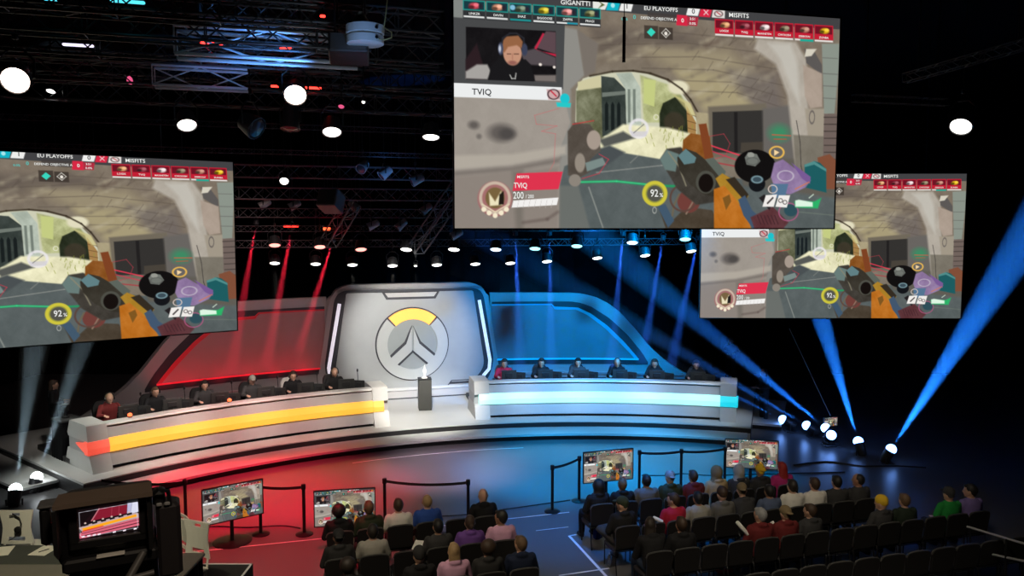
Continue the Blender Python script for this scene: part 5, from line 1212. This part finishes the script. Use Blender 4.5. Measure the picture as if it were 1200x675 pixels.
off = [(305, 242, (-1, -.4, -.6), 'far left'), (340, 243, (-1, -.4, -.6), 'second from left'), (386, 246, (1, -.4, -.8), 'below the hanging square box'), (419, 245, (1, -.3, -.8), 'right of the hanging square box'), (495, 248, (-1, -.3, -.8), 'right of the blue-lit lamps'), (432, 266, (-1, -.3, -.5), 'lower, left of the pair'), (466, 267, (-1, -.3, -.9), 'lower, right of the pair'), (530, 277, (-1, -.3, -.5), 'under the largest screen corner')]
for px, py, d, w_ in off: lamp(at(px, py, Y=21.9), d, .105, L_off, 'switched-off grey lamp pointing sideways, '+w_, 'switched-off grey lamps', M_greycan, L=3)
for px, py, d, w_ in ((423, 198, (-.3, -1, -.6), 'leftmost'), (447, 206, (-1, -.5, -.9), 'middle'), (483, 213, (-1, -.3, -.5), 'rightmost')): lamp(at(px, py, Y=19.5), d, .12, L_off, '%s of the three grey lamps lit blue beside the largest screen' % w_, 'grey lamps lit blue', M_greycan, L=2.6)
lamp(at(300, 150, Y=12), (.8, -.3, -.5), .16, L_off, 'large dark switched-off lamp between the two white lamps at the left')
lamp(at(340, 150, Y=12), (0, -.2, -1), .13, L_off, 'dark switched-off lamp hanging under the bright warm lamp', L=3)
spot('rigging_blue', at(455, 250, Y=18.5), at(455, 205, Y=19.5), 60, (.1, .35, 1), 70, .9, .05)
spot('rigging_red', at(398, 285, Y=21.3), at(396, 262, Y=22), 22, RED, 60, .9, .05)
def batten(px, py, Y, w_, m, label, h=.03):
    p = at(px, py, Y=Y); t = thing('light_bar', label, 'light bar', p, SA)
    M3 = Matrix.Rotation(SA, 3, 'Z'); MB().rbox(p+Vector((0, 0, .03)), (w_*1.05, .08, .05), .01, M3).build('housing', M_can, t); MB().rbox(p-Vector((0, 0, .005))-AX*.02, (w_, .05, h), .008, M3).build('tube', m, t)
    MB().tube([p+Vector((0, 0, .05)), p+Vector((0, 0, .28))], .01, 6).build('hanger', M_blkmetal, t)
L_rb = emis('red_bar', (1, .03, .02), 5); L_ob = emis('orange_bar', (1, .10, .03), 5); L_wb = emis('violet_white_bar', (.8, .75, 1), 1.6); L_cb = emis('cyan_bar', (.1, .8, 1), 1.2)
batten(341, 265, 22.8, .42, L_rb, 'glowing red light bar, left one above the red lamps', .05); batten(383, 268, 22.8, .2, L_ob, 'short orange-red light bar right of the long red one', .08); batten(395, 249, 21.8, .2, L_rb, 'short red light bar on the slanting truss')
batten(92, 53, 10.4, .36, L_wb, 'thin violet-white light tube at the far left'); batten(248, 51, 10.6, .28, L_rb, 'small red light bar inside the blue-lit truss'); batten(366, 103, 12.5, .27, L_rb, 'small red light bar right of the bright warm lamp'); batten(322, 101, 12.5, .12, L_rb, 'tiny red light bar left of the bright warm lamp')
batten(95, 43, 11, .16, L_rb, 'tiny red light bar above the violet-white tube'); batten(335, 57, 10.8, .16, L_rb, 'tiny red light bar at the right of the blue-lit truss'); batten(60, 1, 9, .12, L_cb, 'cyan light bar at the top left picture edge'); batten(378, 19, 11, .07, L_rb, 'tiny red light bar left of the blue-lit drum'); batten(150, 2, 9, .35, L_cb, 'faint long cyan light bar at the top picture edge')
# drum, box, hanging square box
p = at(428, 42, Y=9.4); t = thing('hanging_drum', 'round pale drum lit blue, hanging near the top beside the largest screen', 'drum', p)
MB().lathe([(.20, -.10), (.215, -.09), (.215, -.01), (.205, 0)], 28, c=p).build('lower_band', M_white, t, True); MB().lathe([(.205, .012), (.22, .02), (.22, .11), (.18, .125)], 28, c=p).build('upper_band', M_white, t, True)
MB().lathe([(.12, .125), (.03, .27)], 20, c=p-Vector((.05, 0, 0))).build('cone', M_white, t, True); MB().tube([p+Vector((.0, 0, .2)), Vector((p.x, p.y, 11))], .01, 6).build('hanging_wire', M_blkmetal, t)
for k, z in ((0, .06), (1, -.05)): MB().lathe([(.018, -.012), (.018, .012)], 10, Matrix.Rotation(math.pi/2, 3, 'X'), p+Vector((.16, -.16, z))).build('bolt', M_blkmetal, t, True)
spot('drum_blue', at(432, 120, Y=8.4), p, 26, (.15, .4, 1), 40, .8, .05)
c_ = [at(456, -20, Y=9.2), at(452, 18, Y=9.2), at(450, 32, Y=9.2), at(459, 38, Y=9.1), at(459, 44, Y=9.1), at(450, 47, Y=9.2), at(440, 44, Y=9.3)]
b = MB(); b.tube([Vector((c_[0].x, c_[0].y, 11))]+c_, .007, 6); tag(b.build('looped_cord', mat('pale_yellow_cord', (.5, .45, .2), .6)), 'pale yellow cord looping down beside the blue-lit drum', 'cord')
def hbox(px, py, Y, d, rot, label, m):
    p = at(px, py, Y=Y); t = thing('hanging_box', label, 'loudspeaker', p, rot); M3 = Matrix.Rotation(rot, 3, 'Z') @ Matrix.Rotation(rad(-25), 3, 'X')
    MB().rbox(p, d, .015, M3).build('cabinet', m, t); MB().box(p+M3 @ Vector((0, -d[1]/2-.004, 0)), (d[0]*.88, .01, d[2]*.85), 0, M3).build('grille', mat('grille', (.10, .085, .075), .7), t)
    for s in (-1, 1): MB().tube([p+Vector((s*d[0]*.35*math.cos(rot), s*d[0]*.35*math.sin(rot), 0)), Vector((p.x+s*d[0]*.35*math.cos(rot), p.y+s*d[0]*.35*math.sin(rot), 11))], .01, 6).build('hanging_chain', M_blkmetal, t)
hbox(388, 236, 18, (.46, .46, .42), rad(-14), 'square brown-grey loudspeaker hanging over the left of the stage', mat('brown_cabinet', (.20, .17, .15), .6))
hbox(409, 58, 9.6, (.46, .3, .26), rad(8), 'dark rectangular box hanging left of the blue-lit drum', mat('dark_brown_cabinet', (.035, .028, .026), .6))
# slanting wire behind the right end
b = MB(); b.tube([at(925, 385, Y=23), at(973, 487, Y=21.92)], .008, 6); tag(b.build('guy_wire', mat('pale_wire', (.4, .4, .38), .5)), 'thin pale wire running down to the small monitor at the right', 'wire')

# ------------------------------------------------------------------ beam lamps and the haze they light
mh = {}
def haze_mat(dn):
    if dn in mh: return mh[dn]
    m = bpy.data.materials.new('thin_haze'); m.use_nodes = True; nt = m.node_tree
    for n in list(nt.nodes): nt.nodes.remove(n)
    out = nt.nodes.new('ShaderNodeOutputMaterial'); vs = nt.nodes.new('ShaderNodeVolumeScatter'); vs.inputs['Density'].default_value = dn; vs.inputs['Anisotropy'].default_value = 0
    nt.links.new(vs.outputs[0], out.inputs['Volume']); mh[dn] = m; return m
def haze(loc, d, L, ang, label, dn=.04, r0=.05):  # haze shaped as a cone round each beam to make the beam visible
    k = math.tan(rad(ang/2))*1.06; q = d.to_track_quat('Z', 'Y').to_matrix()
    b = MB(); b.lathe([(r0, .15), (r0+k*L, L)], 20, q, loc); o = tag(b.build('beam_haze', haze_mat(dn)), label, 'haze'); o['kind'] = 'stuff'; return o
def moving_head(loc, aim, lens, power, col, ang, label, hl, L, base=True, dn=.04, R=.12, blend=.35):
    loc, aim = Vector(loc), Vector(aim); d = (aim-loc).normalized(); q = d.to_track_quat('Z', 'Y').to_matrix()
    t = thing('beam_lamp', label, 'stage lamp', (loc.x, loc.y, 0))
    s = 1 if base else -1
    c = loc-d*.20
    b = MB(); b.lathe([(R*.7, -.18), (R*1.0, -.12), (R*1.1, .10), (R*1.12, .17), (R*1.0, .18)], 18, q, c); b.build('head', M_can, t, True)
    b = MB(); b.lathe([(R*1.0, .175), (R*1.08, .215), (R*1.0, .26), (R*.78, .30), (R*.42, .33), (.004, .34)], 18, q, c); b.build('lens', lens, t, True)
    x = d.cross(Vector((0, 0, 1))).normalized()
    b = MB(); b.tube([c+x*R*1.3, c+x*R*1.3-Vector((0, 0, s*.2)), c-x*R*1.3-Vector((0, 0, s*.2)), c-x*R*1.3], .022, 6); b.build('yoke', M_can, t)
    if base:
        b = MB(); h = c.z-.2; b.rbox((c.x, c.y, h/2), (.34, .34, max(.05, h)), .02); b.build('base', M_can, t)
    spot('beam_light', loc+d*.20, aim, power, col, ang, blend, .03)
    return haze(loc, d, L, ang, hl, dn)
L_beam = emis('beam_lens', (.16, .36, 1), 12); L_beamw = emis('beam_lens_white', (.9, .97, 1), 12)
BC = (.015, .20, 1)
BB = [((1044, 527, 19.8), (1225, 245, 18.5), 95000, 9.2, 12, 'nearest blue beam lamp on the floor at the right, shining up to the right'), ((1006, 518, 20.6), (940, 300, 22.5), 60000, 9.2, 8, 'blue beam lamp on the floor shining up behind the right screen'),
      ((968, 502, 21.6), (790, 355, 23.5), 42000, 7, 9, 'blue beam lamp behind the small monitor at the right'), ((946, 499, 22.3), (590, 290, 24.3), 22000, 5, 12, 'blue beam lamp right of the stage end, shining far up to the left'), ((918, 492, 23), (590, 330, 24.8), 11000, 5, 11, 'blue beam lamp closest to the stage end')]
for (x, y, Y), (ax, ay, Ya), pw, an, L, lab in BB:
    moving_head(at(x, y, Y=Y), at(ax, ay, Y=Ya), L_beam, pw, BC, an, lab, 'thin haze lit by the '+lab.replace(' on the floor', '').replace(', shining', ' shining'), L)
p = at(974, 510, Y=21.2); moving_head(p, p+Vector((-.1, -1, .5)), L_beam, 5, BC, 6, 'beam lamp on the floor below the small monitor, facing the seats', 'thin haze just in front of the beam lamp below the small monitor', .6)
for (x, y, Y), (ax, ay, Ya), lab in (((18, 574, 16.8), (42, 400, 18.5), 'white beam lamp on the floor at the far left edge, nearer one'), ((43, 560, 17.7), (100, 395, 19), 'white beam lamp at the far left, beside the stage side step')):
    moving_head(at(x, y, Y=Y), at(ax, ay, Y=Ya), L_beamw, 5500, (.6, .85, 1), 9, lab, 'thin haze lit by the '+lab, 4.6)
def down_beam(x0, y0, Y0, x1, y1, Y1, col, pw, an, label, hl, L=None, dn=.04, blend=.5):
    a, c = at(x0, y0, Y=Y0), at(x1, y1, Y=Y1); d = (c-a).normalized()
    lamp(a, d, .07, L_off, label, None, M_can); spot('beam_light', a+d*.08, c, pw, col, an, blend, .03); haze(a, d, L or (c-a).length, an, hl, dn, .035)
for i, (a, c) in enumerate((((300, 262), (270, 440)), ((342, 268), (311, 432)), ((390, 282), (350, 412)))):
    down_beam(*a, 23.0, *c, 23.4, (1, .02, .06), 20000, 6, '%s of the three small lamps throwing red beams on the left wing' % ('left', 'middle', 'right')[i], '%s thin red beam of haze before the left wing' % ('left', 'middle', 'right')[i], dn=.06)
for i, (a, c) in enumerate((((604, 275), (610, 450)), ((644, 275), (646, 450)), ((730, 275), (716, 430)), ((777, 280), (752, 425)), ((818, 280), (786, 430)))):
    down_beam(*a, 24.4, *c, 25.6, (.03, .14, 1), 26000, 5.5, 'small lamp throwing a blue beam, %s from the left over the right wing' % words[i], 'thin blue beam of haze, %s from the left over the right wing' % words[i], dn=.05)
for i, (px, py) in enumerate(((322, 312), (413, 315), (460, 315), (487, 315))):
    a = at(px, py, Y=23.4); haze(a, Vector((.02, 0, -1)), .9, 12, 'faint white haze under the %s lit lamp of the lower row' % ('first', 'third', 'fourth', 'tiny')[i], .03); spot('down_light', a, a+Vector((.05, 0, -2)), 120, WHITE, 14, .5, .04)
# small monitor beside the beam lamps
q = at(973, 494, Y=21.9); t = thing('small_monitor', 'small lit monitor on a stand among the blue beam lamps at the right', 'monitor', (q.x, q.y, 0), .3); a = .3
o = bpy.data.objects.new('picture', GAME); COL.objects.link(o); o.parent = t; o.location = (0, -.03, q.z); o.scale = (.42, 1, .24)
M3 = Matrix.Rotation(a, 3, 'Z'); MB().rbox(Vector((q.x, q.y, q.z)), (.46, .05, .28), .01, M3).build('housing', M_blkplastic, t); MB().tube([(q.x, q.y, .0), (q.x, q.y, q.z-.1)], .02, 8).build('pole', M_blkmetal, t)
MB().lathe([(.2, 0), (.2, .02), (.03, .04)], 18, c=(q.x, q.y, 0)).build('foot', M_blkmetal, t, True)
# handrails at the right
for (a, c, lab) in (((1133, 617), (1230, 646), 'upper thin handrail in the dark at the lower right'), ((1132, 643), (1230, 664), 'lower thin handrail in the dark at the lower right')):
    A, B = at(*a, Y=13), at(*c, Y=12); t = thing('handrail', lab, 'handrail', ((A.x+B.x)/2, (A.y+B.y)/2, 0)); MB().tube([A, B], .02, 8).build('rail', M_alu, t)
    for k in (.05, .5, .95): P = A.lerp(B, k); MB().tube([P, (P.x, P.y, 0)], .018, 8).build('post', M_blkmetal, t)
# ------------------------------------------------------------------ raised platform with tables and chairs at the left
M_carpet = mat('dark_carpet', (.018, .017, .018), .9, noise=.3, scale=20)
pf = struct(thing('side_platform', '', '', (-6.5, 8.6, 0))); del pf['label'], pf['category']
b = MB(); b.box((-6.6, 8.4, .6), (5.8, 5.2, 1.2)); b.build('deck', M_carpet, pf)
b = MB()
b.box((-6.6, 10.98, 1.203), (5.8, .03, .006)); b.box((-3.715, 8.4, 1.203), (.03, 5.2, .006)); b.build('edge_tape', M_tape, pf)
M_tbl = mat('dark_table_cloth', (.05, .055, .05), .8); M_tbl2 = mat('olive_table_top', (.16, .15, .13), .6); M_tbl3 = mat('brown_grey_table_top', (.12, .10, .095), .6)
def table(name, label, x0, x1, y0, y1, z, m, msk):
    t = thing(name, label, 'table', ((x0+x1)/2, (y0+y1)/2, 1.2)); cx, cy_ = (x0+x1)/2, (y0+y1)/2
    MB().rbox((cx, cy_, z-.02), (x1-x0, y1-y0, .04), .008).build('table_top', m, t)
    for a in (x0+.08, x1-.08):
        for c in (y0+.08, y1-.08): MB().tube([(a, c, 1.2), (a, c, z-.03)], .025, 8).build('leg', M_blkmetal, t)
    MB().box((cx, y1-.02, (z+1.2)/2), (x1-x0-.06, .02, z-1.3)).build('modesty_cloth', msk, t)
    return t
table('console_table', 'long dark green-grey table at the lower left with papers on it', -6.6, -5.05, 9.28, 9.84, 1.95, M_tbl, M_black)
table('console_table', 'lighter olive table in front of the dark one at the bottom left corner', -6.6, -5.1, 8.45, 9.26, 1.95, M_tbl2, M_black)
table('console_table', 'brown-grey table behind the broadcast camera, beside the tilted white chair', -4.75, -3.82, 8.9, 9.60, 1.95, M_tbl3, M_black)
M_paper = mat('paper', (.75, .73, .66), .7, noise=.03)
for px, py, r, lab in ((2, 646, .3, 'white sheet of paper at the left picture edge on the dark table'), (52, 645, -.1, 'white sheet of paper with a pen on the dark table beside the camera')):
    p = at(px, py, z=1.953); p.z = 1.953; b = MB(); b.box(p, (.22, .30, .004), r); t = thing('paper_sheet', lab, 'paper', p, r); b.build('sheet', M_paper, t)
p = at(51, 645, z=1.965); t = thing('pen', 'dark pen lying on the sheet of paper beside the camera', 'pen', p); MB().tube([p+Vector((-.03, -.05, 0)), p+Vector((.04, .05, 0))], .006, 8).build('barrel', M_blkplastic, t)
def wchair(loc, rz, label, roll=0):
    t = thing('white_chair', label, 'chair', loc, rz); M = WM(t); M3 = M.to_3x3() @ Matrix.Rotation(roll, 3, 'Y')
    T = lambda x, y, z: Vector(loc) + M3 @ Vector((x, y, z-.0))
    L = [(-.22, 1.02), (-.215, .98), (-.185, .84), (-.18, .76), (-.205, .62), (-.215, .56)]; R_ = [(-x, z) for x, z in reversed(L)]
    # back shell with two slots: built as strips around the openings
    def hw(z): return float(np.interp(z, [.56, .62, .76, .84, .98, 1.02], [.215, .205, .18, .185, .215, .22]))
    b = MB()
    def quad(z0, z1, xa, xb):  # slab from fraction xa..xb of the half width
        n = 5; vs = []; fs = []
        for i in range(n+1):
            z = z0+(z1-z0)*i/n; w_ = hw(z); bow = lambda x: -.02*(1-(x/.22)**2)
            for x in np.linspace(xa if abs(xa) < 1 else xa*w_, xb if abs(xb) < 1 else xb*w_, 5):
                x = float(np.clip(x, -w_, w_)); vs.append(T(x, bow(x), z)); vs.append(T(x, bow(x)+.018, z))
        m = 10
        for i in range(n):
            for j in range(4):
                o = i*m+j*2; fs += [(o, o+2, o+2+m, o+m), (o+1, o+1+m, o+3+m, o+3)]
            fs += [(i*m, i*m+m, i*m+m+1, i*m+1), (i*m+8, i*m+9, i*m+m+9, i*m+m+8)]
        for j in range(4): fs += [(j*2, j*2+1, j*2+3, j*2+2), (n*m+j*2, n*m+j*2+2, n*m+j*2+3, n*m+j*2+1)]
        b.add(vs, fs)
    quad(.985, 1.02, -1, 1); quad(.945, .985, -1, -.055); quad(.945, .985, .055, 1); quad(.66, .945, -1, 1); quad(.605, .66, -1, -.11); quad(.605, .66, .11, 1); quad(.56, .605, -1, 1)
    b.build('backrest', M_white, t)
    b = MB(); b.rbox(T(0, .22, .44), (.42, .40, .035), .015, M3); b.build('seat', M_white, t)
    for sx in (-1, 1):
        b = MB(); b.tube([T(sx*.17, .0, .58), T(sx*.18, .03, .44)], .014, 8); b.build('back_support', M_white, t)
        for sy in (.05, .38): b = MB(); b.tube([T(sx*.17, sy, .43), T(sx*.20, sy+(.04 if sy > .2 else -.04), 0)], .013, 8); b.build('leg', M_alu, t)
    return t
q = at(20, 622, Y=10.35); wchair((q.x, 10.35, 1.2), .05, 'white plastic chair with a headset hung on its back, left edge')
c1 = Vector((q.x, 10.35, 1.2))
q2 = at(230, 641, Y=9.9); wchair((q2.x, 9.95, 1.2), math.pi-.45, 'white plastic chair standing beside the right end of the camera', 0)
wchair((q2.x-.30, 10.2, 1.2), math.pi-.75, 'white plastic chair half hidden behind the one beside the camera', 0)
# headset hung on the left chair
t = thing('headset', 'dark headset hanging by its band from the slot of the left white chair', 'headset', c1+Vector((.05, -.05, .9)))
h0 = c1+Vector((.0, -.05, .95)); MB().tube([h0+Vector((-.06, 0, .01)), h0+Vector((0, 0, .02)), h0+Vector((.07, 0, -.02)), h0+Vector((.10, -.01, -.10)), h0+Vector((.07, -.02, -.16))], .008, 8).build('headband', M_blkplastic, t, True)
MB().lathe([(.025, -.02), (.045, -.01), (.045, .01), (.025, .02)], 16, Matrix.Rotation(math.pi/2, 3, 'X'), h0+Vector((.06, -.03, -.17))).build('ear_cup', M_blkplastic, t, True)
MB().tube([h0+Vector((.05, -.03, -.2)), h0+Vector((.0, -.02, -.28)), h0+Vector((-.08, -.01, -.33))], .004, 6).build('cord', M_blkplastic, t)

# ------------------------------------------------------------------ balcony with the broadcast camera near the viewer
slab('balcony_floor', (-4.5, -3.4, 4.1), (4.5, 3.1, 4.3), M_carpet)
def shot_picture():
    W, H_ = 160, 85; c = Canvas(W, H_, (20, 12, 14), warp=False); P, E, L = c.poly, c.ell, c.line
    P([(.02, .5), (.12, .40), (.30, .05), (.36, .05), (.2, .45), (.02, .62)], (28, 14, 18), .6)
    P([(.20, .45), (.34, .05), (.82, .05), (.80, .36)], (126, 26, 44), .8); P([(.20, .45), (.34, .05), (.36, .05), (.22, .46)], (186, 110, 120), .6)
    for x in (.54, .66): L([(x+.02, .05), (x, .4)], 1, (206, 90, 106), .6, .6)
    P([(.82, .0), (.9, .0), (.86, .4), (.80, .4)], (176, 176, 206), .8); P([(.9, 0), (1, 0), (1, .36), (.86, .40)], (206, 206, 226), .8)
    P([(.0, .62), (.3, .5), (.95, .38), (1, .42), (1, .58), (.05, .78)], (186, 160, 160), .8)
    P([(.05, .66), (.95, .44), (.97, .52), (.08, .76)], (240, 160, 26), .6); P([(.05, .74), (.4, .66), (.4, .69), (.06, .78)], (226, 60, 20), .8)
    P([(.0, .84), (.06, .78), (1, .58), (1, .85), (.1, 1), (0, 1)], (206, 96, 116), .8)
    L([(.05, .84), (1, .64)], 1.4, (60, 16, 24), .6); L([(.05, .93), (1, .75)], 2.4, (60, 12, 22), .6)
    for i in range(6):
        x = .09+i*.145; y = .50-i*.032; E((x+.02, y), .018, .035, (206, 180, 170), .7); P([(x-.02, y+.03), (x+.07, y+.01), (x+.07, y+.08), (x-.01, y+.10)], (24, 22, 24), .6)
    L([(.02, .1), (.86, .03), (.97, .03), (.97, .92), (.05, .97), (.02, .9), (.02, .1)], 1, (226, 226, 236), .5, .9)
    for x in (.04, .13, .22, .3, .55, .72, .9): P([(x, .93), (x+.05, .92), (x+.05, .97), (x, .98)], (240, 226, 236), .5)
    return np.clip(c.a, 0, 255)
SHOT = picture_mesh('viewfinder_picture', shot_picture(), lit_pixels('viewfinder_pixels', 1.15))
CP = at(128, 610, Y=2.6)               # centre of the viewfinder screen
cmr = thing('broadcast_camera', 'large black broadcast camera seen from behind with a lit viewfinder showing the red desk', 'camera', (CP.x, CP.y+.15, 4.3), 0)
def CT(x, y, z):                       # camera frame: metres right, away, up of the screen centre
    return CP + C3 @ Vector((x, y, z))
C3 = Matrix.Rotation(rad(24), 3, 'Z') @ Matrix.Rotation(rad(-.8), 3, 'Y')
def cbox(nm, c, d, m=M_blkplastic, r=.008, par=None): return MB().rbox(CT(*c), d, r, C3).build(nm, m, par or cmr)
o = bpy.data.objects.new('viewfinder_screen', SHOT); COL.objects.link(o); o.parent = cmr; o.matrix_local = WM(cmr).inverted() @ (Matrix.Translation(CT(0, .005, 0)) @ C3.to_4x4() @ Matrix.Diagonal((.182, 1, .098, 1)))
vf = cbox('viewfinder_housing', (0, .075, -.015), (.265, .12, .20))
cbox('screen_bezel', (-.105, .0, 0), (.03, .03, .13), M_blkplastic, .004, vf); cbox('screen_bezel', (.105, .0, 0), (.03, .03, .13), M_blkplastic, .004, vf); cbox('screen_bezel', (0, .0, -.066), (.24, .03, .03), M_blkplastic, .004, vf)
M_hood = mat('brown_hood', (.16, .115, .085), .7)
b = MB(); b.prism([(-.145, .090), (.130, .094), (.130, .108), (-.145, .104)], lambda x, z: CT(x, .015, z+.004), lambda x, z: CT(x*1.06, -.085, z-.004)); b.build('sun_hood', M_hood, vf)
b = MB(); b.prism([(-.150, .08), (-.138, .08), (-.138, -.08), (-.150, -.06)], lambda x, z: CT(x, .03, z), lambda x, z: CT(x*1.05, -.08, z)); b.build('hood_side', M_blkplastic, vf)
b = MB(); b.prism([(.115, .08), (.127, .08), (.127, -.10), (.115, -.10)], lambda x, z: CT(x, .03, z), lambda x, z: CT(x*1.03, -.06, z)); b.build('hood_side', M_blkplastic, vf)
cbox('lower_control_strip', (.0, .03, -.135), (.29, .10, .045)); cbox('camera_body', (.0, .30, -.20), (.28, .40, .26), M_blkplastic, .02)
cbox('side_module', (.182, .04, -.10), (.078, .10, .26), mat('dark_side_module', (.022, .018, .020), .6), .012)
cbox('side_module_cap', (.155, .05, .045), (.04, .08, .05)); 
for k in (-.02, .03): cbox('switch', (.165+k*.5, -.015, .035), (.018, .012, .012), mat('grey_switch', (.3, .3, .3), .5), .003)
cbox('handle_plate', (-.190, .05, .0), (.030, .06, .125)); cbox('handle_cap', (-.172, .05, .07), (.075, .08, .010), mat('grey_cap', (.10, .10, .10), .5), .004)
b = MB(); b.ell(CT(-.158, .06, .012), (.016, .02, .034), C3); b.build('amber_glow_patch', mat('amber_glow_tan', (.5, .28, .10), .5), cmr, True)  # tan bulge standing in for an orange glow on the plate's side
b = MB(); b.tube([CT(-.14, .04, .05), CT(-.155, .02, -.02), CT(-.14, .03, -.10), CT(-.11, .02, -.17)], [.02, .024, .026, .018], 10); b.build('cable_loom', M_black, cmr, True)
b = MB(); b.tube([CT(.13, -.02, .07), CT(.155, -.03, .095), CT(.185, -.02, .08), CT(.19, .0, .02), CT(.17, .0, -.10)], .007, 8); b.build('cable', M_blkplastic, cmr, True)
cbox('note_card', (.0, -.015, -.112), (.085, .03, .004), M_paper, .001)
b = MB(); b.tube([CT(.10, -.02, -.12), CT(.05, -.06, -.19), CT(.02, -.10, -.26)], [.012, .014, .016], 10); b.tube([CT(-.05, -.10, -.205), CT(.02, -.07, -.19), CT(.13, -.06, -.18)], .010, 10); b.build('pan_handle', mat('worn_handle', (.10, .095, .09), .45), cmr, True)
b = MB(); b.lathe([(.10, 0), (.10, .08), (.07, .12)], 18, c=(CP.x, CP.y+.28, CP.z-.46)); b.build('tripod_head', M_blkmetal, cmr, True)
for k in range(3):
    q = 2*math.pi*k/3+.5; b = MB(); b.tube([(CP.x, CP.y+.28, CP.z-.42), (CP.x+.38*math.cos(q), CP.y+.28+.30*math.sin(q), 4.3)], .022, 8); b.build('tripod_leg', M_blkmetal, cmr)
